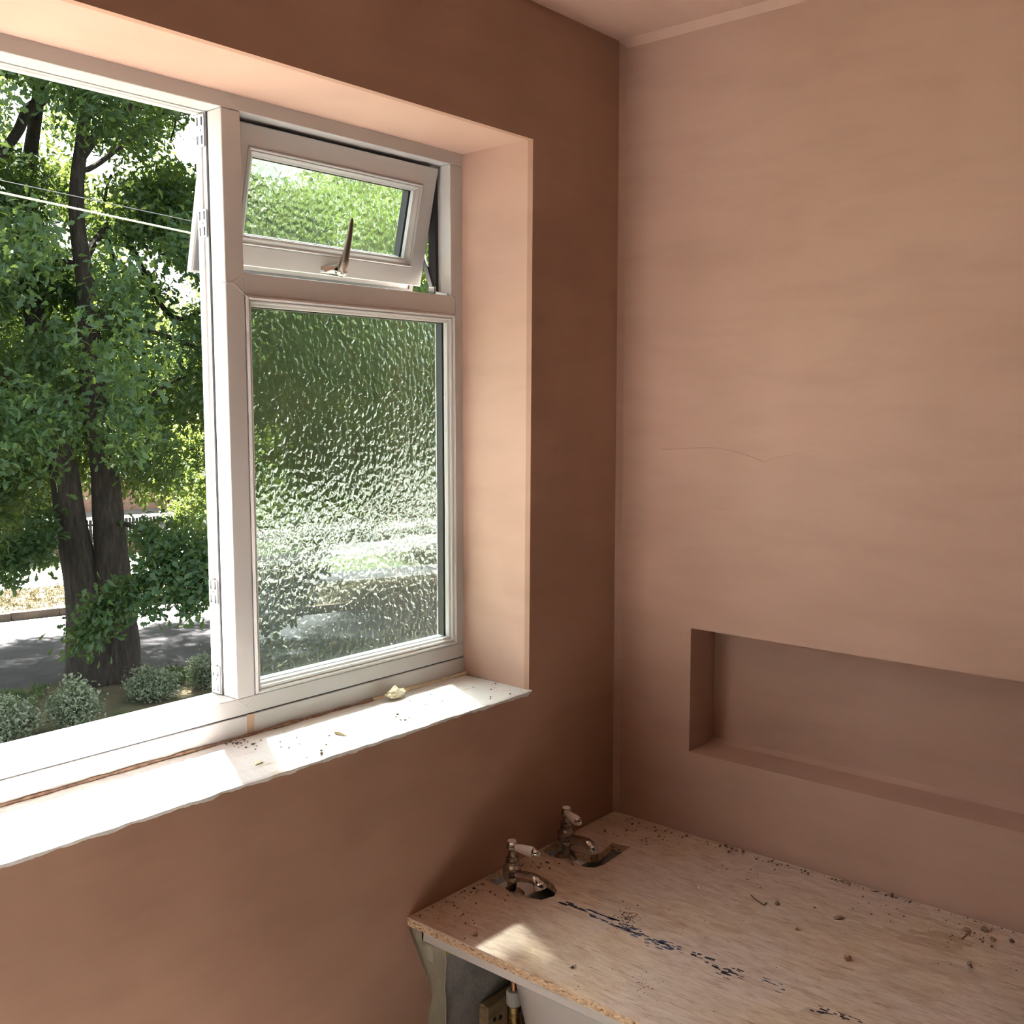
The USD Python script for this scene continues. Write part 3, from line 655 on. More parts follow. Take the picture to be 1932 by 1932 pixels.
for col, seg in rows:
    part("print_mark", stamp([quad_on(x, y, l, w, AY + rng.normal() * 0.06) for x, y, l, w in seg]), col, bd, smooth=False, label="worn stamped marking on the board", kind="stuff")

# taps
def make_tap(label, px, py, lever_dir, spout_dir):
    b = at(px, py, 2, RIM); b[2] = RIM
    t = thing("pillar_tap", label, "tap", b)
    def P(x, y, z): return b + np.array([x, y, z])
    part("flange", lathe([(0, 0), (0.027, 0), (0.027, 0.003), (0.022, 0.008), (0.014, 0.011), (0, 0.011)], P(0, 0, 0)), "aged_chrome", t)
    part("body", lathe([(0, 0.010), (0.011, 0.010), (0.0105, 0.028), (0.0125, 0.031), (0.0175, 0.036), (0.0200, 0.043), (0.0195, 0.051), (0.0175, 0.056), (0.0205, 0.058), (0.0205, 0.0615), (0.0165, 0.063), (0.0125, 0.067), (0.0125, 0.070), (0.0145, 0.0715), (0.0145, 0.074), (0.0110, 0.0755), (0.0110, 0.079), (0.0128, 0.0805), (0.0128, 0.083), (0.0085, 0.085), (0.0075, 0.092), (0.0085, 0.099), (0, 0.099)], P(0, 0, 0), n=32), "aged_chrome", t, smooth=40)
    head = part("handle_head", ball(P(0, 0, 0.106), (0.0125, 0.0125, 0.0115), 3), "chrome", t, smooth=True)
    part("porcelain_button", lathe([(0, 0), (0.0092, 0), (0.0096, 0.003), (0.0085, 0.0045), (0, 0.005)], P(0, 0, 0.1145)), "porcelain", head, label="white porcelain button on the tap head")
    part("button_ring", lathe([(0.0090, 0), (0.0112, 0), (0.0112, 0.003), (0.0098, 0.0035)], P(0, 0, 0.1140)), "chrome", head)
    l = np.array(lever_dir, float); l /= np.linalg.norm(l)
    o = P(0, 0, 0.106)
    lv = part("lever", lathe([(0, 0.013), (0.0070, 0.013), (0.0085, 0.018), (0.0105, 0.040), (0.0112, 0.052), (0.0098, 0.056), (0, 0.056)], o, l), "porcelain", t, smooth=40, label="white porcelain lever")
    part("lever_collar", lathe([(0, 0.009), (0.0065, 0.009), (0.0075, 0.012), (0.0062, 0.0145), (0, 0.0145)], o, l), "chrome", lv)
    part("lever_finial", lathe([(0, 0.055), (0.0094, 0.055), (0.0094, 0.059), (0.0072, 0.061), (0.0082, 0.064), (0.0065, 0.068), (0.0030, 0.069), (0.0038, 0.072), (0.0022, 0.075), (0, 0.0755)], o, l), "chrome", lv)
    s = np.array(spout_dir, float); s /= np.linalg.norm(s); z = np.array([0, 0, 1.0])
    path = spline([P(0, 0, 0.045) + s * 0.006, P(0, 0, 0.0480) + s * 0.024, P(0, 0, 0.0505) + s * 0.044, P(0, 0, 0.0505) + s * 0.060, P(0, 0, 0.043) + s * 0.070], 22)
    part("spout", tube(path, np.interp(np.linspace(0, 1, 22), [0, 0.25, 0.7, 1], [0.0155, 0.0115, 0.0105, 0.0115]), 18), "aged_chrome", t, smooth=50)
    part("nozzle", lathe([(0, 0), (0.0125, 0), (0.0135, 0.004), (0.0130, 0.011), (0.0105, 0.014), (0, 0.014)], P(0, 0, 0.034) + s * 0.0745, z - s * 0.35), "chrome", t)
    part("boss", lathe([(0, 0), (0.0085, 0), (0.0075, 0.004), (0.0045, 0.0055), (0, 0.006)], P(0, 0, 0.044) + 0.0185 * np.array([-0.75, -0.66, 0]), (-0.75, -0.66, 0.1)), "chrome", t)
    part("tail", lathe([(0, -0.10), (0.010, -0.10), (0.010, 0.0), (0, 0.0)], P(0, 0, 0.001)), "brass", t)
    return t
make_tap("chrome pillar tap nearer the open side of the bath, porcelain lever swung sideways", 966, 1688, (0.03, -1.0, 0.03), (0.04, -1.0, 0))
make_tap("chrome pillar tap nearer the room corner, porcelain lever swung towards the room", 1068, 1618, (-0.46, -0.89, 0.02), (0.0, -1.0, 0))

# plumbing under the rim
vb = at(970, 1872, 1, -0.060)
pv = thing("isolating_valve", "white capped brass valve on a copper pipe under the bath rim", "valve", (vb[0], vb[1], 0.0))
bx, by, bz = vb
part("pipe", lathe([(0, 0), (0.0075, 0), (0.0075, bz + 0.09), (0, bz + 0.09)], (bx, by, 0.0), n=16), "copper", pv)
part("cap_nut", lathe([(0, -0.028), (0.0145, -0.028), (0.0170, -0.024), (0.0172, 0.002), (0.0150, 0.006), (0, 0.006)], (bx, by, bz), n=26), "plastic_white", pv, label="white plastic nut")
part("valve_body", lathe([(0, -0.115), (0.012, -0.115), (0.016, -0.112), (0.016, -0.096), (0.0125, -0.094), (0.0125, -0.07), (0.0150, -0.068), (0.0150, -0.052), (0.0135, -0.050), (0.0135, -0.044), (0.0150, -0.042), (0.0150, -0.029), (0, -0.029)], (bx, by, bz), n=18), "brass", pv)
part("valve_key", cat([lathe([(0, 0), (0.008, 0), (0.008, 0.014), (0.006, 0.018), (0, 0.018)], (bx + 0.012, by, bz - 0.05), (1, -0.25, 0), 16), cbox(bx + 0.026, bx + 0.030, by - 0.012, by + 0.006, bz - 0.064, bz - 0.036)]), "steel", pv)
c0 = at(920, 1902, 1, -0.014)
bt = thing("timber_batten", "rough timber batten screwed to the wall below the bath rim", "batten", (c0[0] + 0.07, -0.001, c0[2] - 0.05))
part("timber", cbox(c0[0], c0[0] + 0.15, -0.014, 0.0125, c0[2] - 0.10, c0[2], 0.0025), "raw_timber", bt)
for k in range(2):
    part("screw_head", lathe([(0, 0), (0.005, 0), (0.004, 0.0018), (0, 0.0022)], (c0[0] + 0.022 + 0.020 * k, -0.0142, c0[2] - 0.036 - 0.004 * k), (0, -1, 0), 10), "gasket", bt)
nb = at(826, 1797, 1, 0.006)
brk = thing("bath_bracket", "small cream wall block under the bath rim's end", "bracket", (nb[0], 0.0, nb[2]))
part("block", cbox(nb[0] - 0.030, nb[0] - 0.002, -0.010, 0.0079, nb[2] - 0.006, nb[2] + 0.03), "old_cream_paint", brk)

# ------------------------------------------------------------------ crumbs and dust
def crumb(name, label, px, py, size, matn, seed, z=ZB, flat=0.6, category="crumb", group=None, angle=0.0, smooth=False):
    b = at(px, py, 2, z); sx, sy, sz = size
    r = np.random.default_rng(seed + 40); q = r.normal(size=(18, 3)); q /= np.linalg.norm(q, axis=1)[:, None]
    s = tm(m3.Manifold.hull_points(q * (0.62 + 0.5 * r.random((18, 1))) * [sx, sy, sz])); v = np.array(s.vertices)
    c, sn = math.cos(angle), math.sin(angle)
    v = np.stack([c * v[:, 0] - sn * v[:, 1], sn * v[:, 0] + c * v[:, 1], v[:, 2]], 1)
    v[:, 2] -= v[:, 2].min(); v += [b[0], b[1], z]
    return solo(name, trimesh.Trimesh(v, s.faces, process=False), matn, label, category, group, smooth=smooth)
crumb("plaster_crumb", "pinkish plaster crumb at the edge of the sunlit patch on the board", 898, 1766, (0.007, 0.0045, 0.005), "plaster_bits", 1)
crumb("plaster_crumb", "brown plaster crumb lying alone in the middle of the board", 1600, 1813, (0.0065, 0.008, 0.010), "plaster_bits", 2)
crumb("plaster_chip", "flat brown plaster chip lying a hand's width from the niche wall", 1583, 1734, (0.014, 0.008, 0.003), "plaster_bits", 3, category="chip", angle=2.3)
crumb("plaster_chip", "flat plaster chip tight against the niche wall, left of the middle", 1595, 1666, (0.016, 0.006, 0.0035), "plaster_bits", 4, category="chip", angle=1.6)
crumb("plaster_chip", "dark plaster chip among the rubble at the board's far right", 1823, 1756, (0.011, 0.007, 0.004), "plaster_bits", 6, category="chip", angle=1.2)
crumb("plaster_crumb", "largest dark crumb of the rubble at the board's far right", 1858, 1757, (0.009, 0.009, 0.006), "plaster_bits", 7)
crumb("plaster_chip", "pale brown plaster chip right below the rubble by the wall", 1873, 1774, (0.010, 0.007, 0.003), "plaster_bits", 8, category="chip", angle=0.6)
crumb("plaster_crumb", "small dark crumb at the right-hand board edge by the wall", 1908, 1777, (0.008, 0.005, 0.004), "plaster_bits", 9)
crumb("plaster_crumb", "dark plaster crumb pressed to the wall under the niche's middle", 1682, 1693, (0.007, 0.005, 0.006), "plaster_bits", 10)
crumb("plaster_crumb", "small crumb beside the curled shaving on the board", 1467, 1707, (0.006, 0.005, 0.004), "plaster_bits", 11)
crumb("plaster_crumb", "brown crumb low on the right part of the board", 1828, 1822, (0.007, 0.005, 0.004), "plaster_bits", 12)
crumb("plaster_crumb", "tiny crumb just above the flat chip in the middle of the board", 1504, 1755, (0.004, 0.004, 0.003), "plaster_bits", 13)
crumb("plaster_crumb", "cream crumb on the board below the corner", 1318, 1677, (0.0045, 0.004, 0.004), "foam", 14)
crumb("plaster_crumb", "dark crumb on the brightly sunlit part of the board", 1080, 1827, (0.0035, 0.0035, 0.003), "dark_specks", 15)
for k, (x, y, w) in enumerate([(1369, 1598, "leftmost crumb"), (1380, 1603, "middle crumb"), (1390, 1606, "right-hand crumb"), (1402, 1609, "farthest right, separate crumb"), (1375, 1609, "nearest, lowest crumb")]):
    crumb("plaster_crumb", w + " of the little dark heap where board and niche wall meet", x, y, (0.0055, 0.0042, 0.004), "plaster_bits", 20 + k, group="crumbs of the small heap at the wall", angle=k)
P = [at(x, y, 2, ZB) + [0, 0, 0.0016] for x, y in ((1417, 1690), (1424, 1697), (1432, 1703), (1440, 1708), (1446, 1704))]
solo("wood_shaving", tube(spline(P, 14), 0.0014, 6), "dark_specks", "thin dark curled shaving lying on the board", "shaving")
P = [at(x, y, 2, ZB) + [0, 0, 0.001] for x, y in ((1814, 1772), (1824, 1764), (1832, 1759))]
solo("wood_splinter", tube(P, 0.0009, 5), "plaster_bits", "straight splinter among the rubble at the board's far right", "splinter")
# scattered specks: one stuff object per bed of dust
def specks(spots, z, matn, seed):
    r = np.random.default_rng(seed); ms = []
    for (px, py, sx, sy, n, size) in spots:
        for k in range(n):
            b = at(px + r.normal() * sx, py + r.normal() * sy, 2, z)
            if z == ZB and (b[0] > -0.012 or b[1] > -0.01 or b[0] < -0.715): continue
            if z == ZB and not cut.contains(sbox(b[0] - .001, b[1] - .001, b[0] + .001, b[1] + .001)): continue
            s = trimesh.creation.icosphere(0, 1.0); q = size * 0.68 * (0.4 + r.random() ** 2 * 1.2)
            s.vertices = s.vertices * [q * (0.7 + r.random()), q * (0.7 + r.random()), q * 0.6] + [b[0], b[1], z + q * 0.6 + 0.0002]; ms.append(s)
    return cat(ms)
solo("board_dust", specks([(1183, 1732, 9, 12, 90, 0.0016), (1172, 1738, 18, 16, 40, 0.001), (1010, 1634, 26, 6, 40, 0.002), (1060, 1630, 12, 4, 14, 0.002), (935, 1690, 30, 8, 30, 0.002), (860, 1725, 30, 10, 24, 0.0018), (880, 1750, 20, 10, 16, 0.0016), (1180, 1570, 30, 14, 24, 0.002), (1230, 1582, 20, 8, 26, 0.002),
    (1300, 1590, 30, 8, 20, 0.0018), (1088, 1830, 8, 20, 16, 0.0011), (1170, 1850, 40, 16, 30, 0.0010), (1215, 1860, 6, 16, 26, 0.0014), (1440, 1640, 40, 16, 30, 0.0016), (1700, 1710, 60, 16, 40, 0.0018), (1840, 1765, 30, 12, 40, 0.002), (1860, 1780, 60, 40, 40, 0.0012), (1500, 1760, 200, 70, 120, 0.0009), (1300, 1700, 120, 50, 90, 0.0009), (1150, 1800, 120, 60, 60, 0.0008)] + [(1158 + (1932 - 1158) * f, 1536 + (1757 - 1536) * f + 5, 7, 2.0, 7, 0.0024) for f in np.linspace(0.03, 0.98, 34)] + [(1158 - 380 * f, 1537 + 192 * f + 5, 4, 1.5, 3, 0.0022) for f in np.linspace(0.3, 0.97, 16)], ZB, "dark_specks", 4),
    "dark_specks", "dark plaster specks and dust strewn over the strand board, thickest along the walls", "dust", kind="stuff", smooth=False)
# on the sill
fo = at(745, 1319, 2, ZS)
s = trimesh.creation.icosphere(3, 1.0); v = s.vertices * [0.024, 0.011, 0.011]; n = meshkit.fbm(s.vertices * 2.2 + 5, 4, 3); v *= (0.45 + 1.1 * n[:, None])
v[:, 2] += 0.006 * np.exp(-((v[:, 0] - 0.002) / 0.004) ** 2) * (v[:, 2] > 0.002); v[:, 2] -= v[:, 2].min()
solo("foam_scrap", trimesh.Trimesh(v + [fo[0], fo[1], ZS], s.faces, process=False), "foam", "torn scrap of cream foam standing on the sill below the obscure pane", "foam scrap", smooth=True)
a, b = at(632, 1385, 2, ZS), at(654, 1390, 2, ZS)
solo("sill_splinter", tube([a + [0, 0, .003], (a * 2 + b) / 3 + [0, 0, .0035], b + [0, 0, .0015]], [0.0022, 0.003, 0.0007], 6), "raw_timber", "small wooden splinter in the middle of the sunny sill", "splinter")
a = at(486, 1438, 2, ZS)
solo("paint_flake", tm(m3.Manifold.hull_points(np.array([at(x, y, 2, ZS) + [0, 0, h] for x, y in ((478, 1440), (491, 1435), (496, 1439), (482, 1445)) for h in (0.0003, 0.0022)]))), "foam", "loose paint flake on the sill in the mullion's shadow", "flake", smooth=False)
sd = []
for (px, py, sx, sy, n, size) in [(440, 1400, 22, 5, 34, 0.0014), (470, 1398, 22, 8, 26, 0.0012), (760, 1358, 14, 4, 6, 0.0019), (607, 1415, 4, 8, 6, 0.002), (560, 1405, 40, 14, 10, 0.0012), (940, 1300, 26, 10, 12, 0.0014), (800, 1322, 30, 6, 8, 0.0012), (300, 1530, 120, 30, 14, 0.0012), (190, 1555, 24, 10, 8, 0.0014)]:
    sd.append((px, py, sx, sy, n, size))
def sill_specks():
    r = np.random.default_rng(12); ms = []
    for (px, py, sx, sy, n, size) in sd:
        for k in range(n):
            b = at(px + r.normal() * sx, py + r.normal() * sy, 2, ZS)
            if not (0.006 < b[1] < D - 0.004 and b[0] < XRB - 0.01): continue
            s = trimesh.creation.icosphere(0, 1.0); q = size * (0.5 + r.random())
            s.vertices = s.vertices * [q * 1.3, q, q * 0.6] + [b[0], b[1], ZS + 0.0014]; ms.append(s)
    return cat(ms)
solo("sill_specks", sill_specks(), "dark_specks", "dark specks and grit scattered on the window sill", "grit", kind="stuff", smooth=False)

# ================================================================== OUTDOORS
# road coordinates: T along the road, N across it (away from the house), Z up
PHI = math.atan2(-0.24, 1)
TV, NV = np.array([math.cos(PHI), math.sin(PHI), 0]), np.array([-math.sin(PHI), math.cos(PHI), 0])
G = -2.7
def O(t, n, z=0.0): return TV * t + NV * n + np.array([0, 0, z])
def okbox(t0, t1, n0, n1, z0, z1, c=0.0):
    m = cbox(t0, t1, n0, n1, z0, z1, c); v = m.vertices
    m.vertices = v[:, :1] * TV + v[:, 1:2] * NV + v[:, 2:] * [0, 0, 1.0]; return m
def project(P):
    d = np.atleast_2d(P) - CAM; z = d @ fw
    return 966 + F_PX * (d @ rt) / z, 966 - F_PX * (d @ up) / z, z
def ground(name, label, t0, t1, n0, n1, z, matn, nt=2, nn=2, amp=0.0, depth=0.25):
    t, n = np.linspace(t0, t1, nt), np.linspace(n0, n1, nn)
    A, B = np.meshgrid(t, n, indexing="ij")
    h = z + (meshkit.fbm(np.stack([A * 0.8, B * 0.8, 0 * A], -1), 4, 2) - 0.5) * amp
    if amp == 0:
        return solo(name, okbox(t0, t1, n0, n1, z - depth, z), matn, label, None, kind="structure", smooth=False)
    P = A[..., None] * TV + B[..., None] * NV + h[..., None] * np.array([0, 0, 1.0])
    V = P.reshape(-1, 3); F = []
    for i in range(nt - 1):
        for j in range(nn - 1):
            a = i * nn + j; F += [[a, a + nn, a + nn + 1], [a, a + nn + 1, a + 1]]
    return solo(name, trimesh.Trimesh(V, F, process=False), matn, label, None, kind="structure", smooth=True)
ground("garden_verge", "shaded grass and bare soil under the oak before the road", -25, 60, 1.5, 15.15, G, "verge_soil", 90, 40, 0.10)
ground("near_road", "grey asphalt road dappled by the oak's shade", -60, 120, 15.0, 20.9, G - 0.03, "asphalt")
ground("road_median", "sunlit strip of dry yellow grass between the two roads", -60, 120, 20.98, 23.9, G + 0.085, "dry_grass", 240, 12, 0.08)
ground("far_road", "second asphalt road beyond the dry grass strip", -60, 120, 23.9, 26.0, G - 0.0, "asphalt")
ground("far_verge", "shaded grass verge before the low garden wall", -60, 120, 26.0, 29.0, G + 0.03, "shade_grass", 160, 10, 0.06)
ground("driveway", "pale sunlit concrete drive before the far house", -60, 140, 29.0, 64, G + 0.02, "concrete")
ground("far_ground", "ground stretching away beyond the houses", -300, 400, 64, 400, G, "shade_grass")
solo("lane_line", okbox(-40, 90, 24.55, 24.66, G + 0.001, G + 0.006), "road_paint", "thin white line along the edge of the far road", "road line", smooth=False)
kb = thing("kerb", "row of brown kerb stones along the dry grass strip", "kerb", O(8, 20.93, G))
for k in range(26):
    t0 = -3 + k * 0.915
    part("kerb_stone", okbox(t0, t0 + 0.905, 20.86, 21.0, G - 0.06, G + 0.125 + 0.006 * rng.random(), 0.012), "kerb_stone", kb, smooth=False)
lw = thing("garden_wall", "low brick garden wall along the far verge", "garden wall", O(6, 29.2, G))
for k in range(14):
    for j in range(2):
        t0 = -1.0 + k * 0.62 + (j % 2) * 0.31
        part("wall_block", okbox(t0, t0 + 0.605, 29.08, 29.3, G + j * 0.155, G + j * 0.155 + 0.148, 0.01), "garden_brick", lw, smooth=False)
part("coping", okbox(-1.0, 8.2, 29.04, 29.34, G + 0.312, G + 0.36, 0.008), "kerb_stone", lw, smooth=False)
fe = thing("dark_fence", "dark picket fence standing on the low garden wall", "fence", O(7, 29.2, G + 0.36))
for k in range(34):
    t0 = 4.75 + k * 0.1
    part("picket", okbox(t0, t0 + 0.078, 29.15, 29.18, G + 0.36, G + 1.02 + 0.02 * rng.random(), 0.006), "fence_dark", fe, smooth=False)
for zz in (0.48, 0.85):
    part("rail", okbox(4.75, 8.15, 29.18, 29.22, G + zz, G + zz + 0.06, 0.005), "fence_dark", fe, smooth=False)

# the house across the road
hs = thing("far_house", "white and brick house with a brown tiled roof across the road", "house", O(16, 46, G))
HT0, HT1, HN0, HN1, HZ = 9.2, 24.0, 42.0, 50.0, G + 3.25
part("wall", okbox(HT0, HT1, HN0, HN1, G, HZ), "render_white", hs, smooth=False)
part("brick_base", okbox(HT0 - 0.05, HT1 + 0.05, HN0 - 0.08, HN1 + 0.05, G, G + 1.25), "house_brick", hs, smooth=False)
rz = HZ + 2.1
def roof_strip(f0, f1):
    n0, n1 = HN0 - 0.5 + f0 * (HN1 - HN0 + 1) / 2, HN0 - 0.5 + f1 * (HN1 - HN0 + 1) / 2
    z0, z1 = HZ - 0.1 + f0 * 2.2, HZ - 0.1 + f1 * 2.2
    pts = [(HT0 - 0.4, n0, z0), (HT1 + 0.4, n0, z0), (HT0 - 0.4, n1, z1), (HT1 + 0.4, n1, z1)]
    Q = [O(*p) + np.array([0, 0, o]) for p in pts for o in (0.0, 0.05 if p[1] == n0 else 0.01)]
    return tm(m3.Manifold.hull_points(np.array(Q)))
for k in range(14):
    part("tile_course", roof_strip(k / 14, (k + 1) / 14 + 0.01), "roof_tile", hs, smooth=False)
part("back_roof", tm(m3.Manifold.hull_points(np.array([O(HT0 - 0.4, HN0 + 4, rz), O(HT1 + 0.4, HN0 + 4, rz), O(HT0 - 0.4, HN1 + 0.5, HZ - 0.1), O(HT1 + 0.4, HN1 + 0.5, HZ - 0.1), O(HT0 - 0.4, HN0 + 4, rz - 0.1), O(HT1 + 0.4, HN0 + 4, rz - 0.1)]))), "roof_tile", hs, smooth=False)
for t0 in (10.6, 13.4, 16.4, 19.6):
    w = part("window", okbox(t0, t0 + 1.5, HN0 - 0.12, HN0 + 0.02, G + 1.35, G + 2.65, 0.02), "plastic_white", hs, smooth=False)
    for j in (0, 1):
        part("pane", okbox(t0 + 0.08 + j * 0.70, t0 + 0.72 + j * 0.70, HN0 - 0.13, HN0 - 0.10, G + 1.43, G + 2.57), "window_dark", w, smooth=False)
part("downpipe", tube([O(12.6, HN0 - 0.12, G), O(12.6, HN0 - 0.12, HZ)], 0.05, 8), "fence_dark", hs, label="dark downpipe")

# ------------------------------------------------------------------ leaves
def leaf(L, Wd, r, fold=0.25):
    """A lobed oak leaf: blade along +x, folded at the midrib, drooping at the tip."""
    xs_ = np.array([0, 0.18, 0.30, 0.45, 0.55, 0.72, 0.80, 0.95, 1.0])
    ws = np.array([0.02, 0.42, 0.24, 0.82, 0.50, 1.0, 0.62, 0.45, 0.0])
    z = -0.22 * L * xs_ ** 2
    mid = np.stack([xs_ * L, 0 * xs_, z], 1)
    lft = np.stack([xs_ * L, ws * Wd / 2, z + fold * ws * Wd / 2], 1); rgt = lft * [1, -1, 1]
    V = np.vstack([mid, lft, rgt]); n = len(xs_); F = []
    for i in range(n - 1):
        F += [[i, i + 1, n + i + 1], [i, n + i + 1, n + i], [i, 2 * n + i + 1, i + 1], [i, 2 * n + i, 2 * n + i + 1]]
    return trimesh.Trimesh(V, F, process=False)
def simple_leaf(L, Wd):
    V = np.array([[0, 0, 0], [0.35 * L, Wd / 2, 0.08 * L], [0.75 * L, Wd * 0.36, 0.02 * L], [L, 0, -0.08 * L], [0.75 * L, -Wd * 0.36, 0.02 * L], [0.35 * L, -Wd / 2, 0.08 * L]])
    return trimesh.Trimesh(V, [[0, 3, 2], [0, 2, 1], [0, 4, 3], [0, 5, 4]], process=False)
def rot(r, tilt=0.9):
    a, b, c = r.random() * 6.283, r.normal() * tilt, r.normal() * tilt * 0.7
    return (trimesh.transformations.euler_matrix(c, b, a, "sxyz"))[:3, :3]
def spray(seed, nleaf, size, spread, maker):
    r = np.random.default_rng(seed); ms = []
    for k in range(nleaf):
        l = maker(size * (0.75 + 0.5 * r.random()), size * (0.52 + 0.2 * r.random()), r) if maker is leaf else maker(size * (0.7 + 0.6 * r.random()), size * 0.5)
        l.vertices = l.vertices @ rot(r, 0.55).T + (r.normal(size=3) * spread * [1, 1, 0.75]); ms.append(l)
    return cat(ms)
oak_sprays = [spray(100 + k, 11, 0.115, 0.095, leaf) for k in range(5)]
far_sprays = [spray(200 + k, 26, 0.13, 0.26, simple_leaf) for k in range(4)]
shrub_sprays = [spray(300 + k, 16, 0.050, 0.055, simple_leaf) for k in range(3)]

def instancer(path, protos, matn, P, scale, seed, label=None, kind="stuff", category=None):
    """A PointInstancer with its own prototypes; positions in the parent's frame."""
    r = np.random.default_rng(seed)
    pi = UsdGeom.PointInstancer.Define(stage, path)
    for k, m in enumerate(protos):
        usdkit.mesh(stage, f"{path}/leaf_shape_{k}", m, LOOKS + matn)
        pi.CreatePrototypesRel().AddTarget(f"{path}/leaf_shape_{k}")
    n = len(P)
    q = r.normal(size=(n, 4)); q[:, 1:3] *= 0.5; q /= np.linalg.norm(q, axis=1)[:, None]
    pi.CreateProtoIndicesAttr(Vt.IntArray.FromNumpy(r.integers(0, len(protos), n).astype(np.int32)))
    pi.CreatePositionsAttr(Vt.Vec3fArray.FromNumpy(np.asarray(P, np.float32)))
    pi.CreateOrientationsAttr(Vt.QuathArray([Gf.Quath(*map(float, x)) for x in q]))
    s = scale * (0.75 + 0.5 * r.random(n))
    pi.CreateScalesAttr(Vt.Vec3fArray.FromNumpy(np.repeat(s[:, None], 3, 1).astype(np.float32)))
    data(pi.GetPrim(), label=label, kind=kind, category=category)

# ------------------------------------------------------------------ the oak in front of the window
oak_at = at(200, 1285, 2, G); oak_at[2] = G
oak = thing("oak_tree", "big twin-stemmed oak by the road right outside the window", "tree", oak_at)
hd0 = np.linalg.norm((oak_at - CAM)[:2]); uo = (oak_at - CAM) * [1, 1, 0] / hd0
def tp_(px, py, extra=0.0):
    d = ray(px, py); return CAM + d * ((hd0 + extra) / (d @ uo))
stemL = spline([tp_(178, 1300), tp_(172, 1220), tp_(160, 1120), tp_(137, 1000), tp_(122, 900), tp_(104, 800, 0.2), tp_(80, 690, 0.5), tp_(60, 560, 0.9), tp_(48, 400, 1.2), tp_(70, 200, 1.5), tp_(90, 0, 2.0), tp_(80, -250, 2.4)], 60)
stemR = spline([tp_(212, 1300, 0.05), tp_(216, 1200, 0.05), tp_(212, 1100), tp_(206, 1000), tp_(196, 880), tp_(176, 760), tp_(168, 620), tp_(156, 500), tp_(146, 430), tp_(150, 300, 0.1), tp_(175, 120, 0.3), tp_(190, -150, 0.6)], 60)
def barky(path, r, n, seed):
    m = tube(path, r, n); v = m.vertices
    c = meshkit.fbm(v * [5, 5, 1.2] + seed, 4, seed)
    k = np.repeat(np.arange(len(path)), n); k = np.r_[k, 0, len(path) - 1]
    d = v - path[k]; m.vertices = path[k] + d * (0.86 + 0.3 * c[:, None]); return m
kk = np.linspace(0, 1, 60)
part("stem", barky(stemL, np.interp(kk, [0, 0.06, 0.12, 0.3, 0.6, 1], [0.44, 0.34, 0.25, 0.19, 0.11, 0.05]), 22, 3), "bark", oak, smooth=True, label="left stem of the oak, leaning outwards")
part("stem", barky(stemR, np.interp(kk, [0, 0.06, 0.12, 0.3, 0.45, 0.6, 1], [0.46, 0.37, 0.28, 0.20, 0.16, 0.11, 0.05]), 22, 4), "bark", oak, smooth=True, label="right stem of the oak, nearly upright")
crotch = tm(m3.Manifold.hull_points(np.vstack([stemL[0] + [[0.36 * math.cos(a), 0.36 * math.sin(a), -0.1] for a in np.linspace(0, 6.28, 16)], stemR[0] + [[0.42 * math.cos(a), 0.42 * math.sin(a), -0.1] for a in np.linspace(0, 6.28, 16)], stemL[5] + [[0.14 * math.cos(a), 0.14 * math.sin(a), 0.12] for a in np.linspace(0, 6.28, 12)], stemR[5] + [[0.14 * math.cos(a), 0.14 * math.sin(a), 0.12] for a in np.linspace(0, 6.28, 12)]])))
crotch = crotch.subdivide().subdivide().subdivide()
cc = crotch.vertices; crotch.vertices = cc + (crotch.vertex_normals * ((meshkit.fbm(cc * [5, 5, 1.2], 4, 6) - 0.5) * 0.12)[:, None])
part("root_flare", crotch, "bark", oak, smooth=True)
def limb(pix, r0, r1, seed):
    p = spline([tp_(*q) for q in pix], 22)
    part("branch", barky(p, np.linspace(r0, r1, 22), 10, seed), "bark", oak, smooth=True)
limb([(80, 120, 1.4), (72, 165, 1.2), (78, 188, 1.0), (55, 205, 0.8), (40, 235, 0.6), (22, 265, 0.4), (-30, 330, 0)], 0.10, 0.06, 11)
limb([(104, 800, 0.2), (60, 760, -0.3), (25, 730, -0.7), (-40, 690, -1.2)], 0.10, 0.05, 12)
limb([(176, 770, 0), (150, 790, -0.2), (120, 740, -0.7), (60, 690, -1.5)], 0.08, 0.03, 13)
limb([(168, 620, 0), (215, 560, 0.4), (205, 450, 0.9), (210, 330, 1.3)], 0.05, 0.02, 14)
limb([(196, 880, 0), (240, 820, 0.3), (275, 760, 0.6), (300, 735, 0.9), (380, 700, 1.2)], 0.06, 0.02, 15)
limb([(150, 500, 0), (120, 492, 0.2), (90, 495, 0.5)], 0.045, 0.02, 16)
limb([(206, 985, 0), (240, 990, -0.4), (268, 1005, -0.9), (310, 1045, -1.4), (340, 1100, -1.7), (300, 1130, -2.0)], 0.04, 0.012, 17)
limb([(156, 500, 0), (250, 470, 1.0), (330, 600, 1.5), (395, 575, 2.0), (520, 560, 2.6)], 0.06, 0.025, 18)
limb([(150, 300, 0.1), (260, 250, 0.9), (330, 215, 1.3), (322, 265, 1.5)], 0.05, 0.015, 19)
limb([(206, 1180, 0), (235, 1150, -0.5), (215, 1125, -1.1), (190, 1140, -1.4)], 0.02, 0.008, 20)
limb([(168, 620, 0), (330, 640, -0.5), (480, 700, -1.0), (640, 720, -1.4), (800, 690, -1.8)], 0.04, 0.015, 21)
limb([(150, 300, 0.1), (330, 180, -0.6), (520, 200, -1.2), (720, 260, -1.6)], 0.08, 0.02, 22)
limb([(60, 560, 0.9), (-80, 480, 0.4), (-250, 420, 0)], 0.09, 0.03, 23)

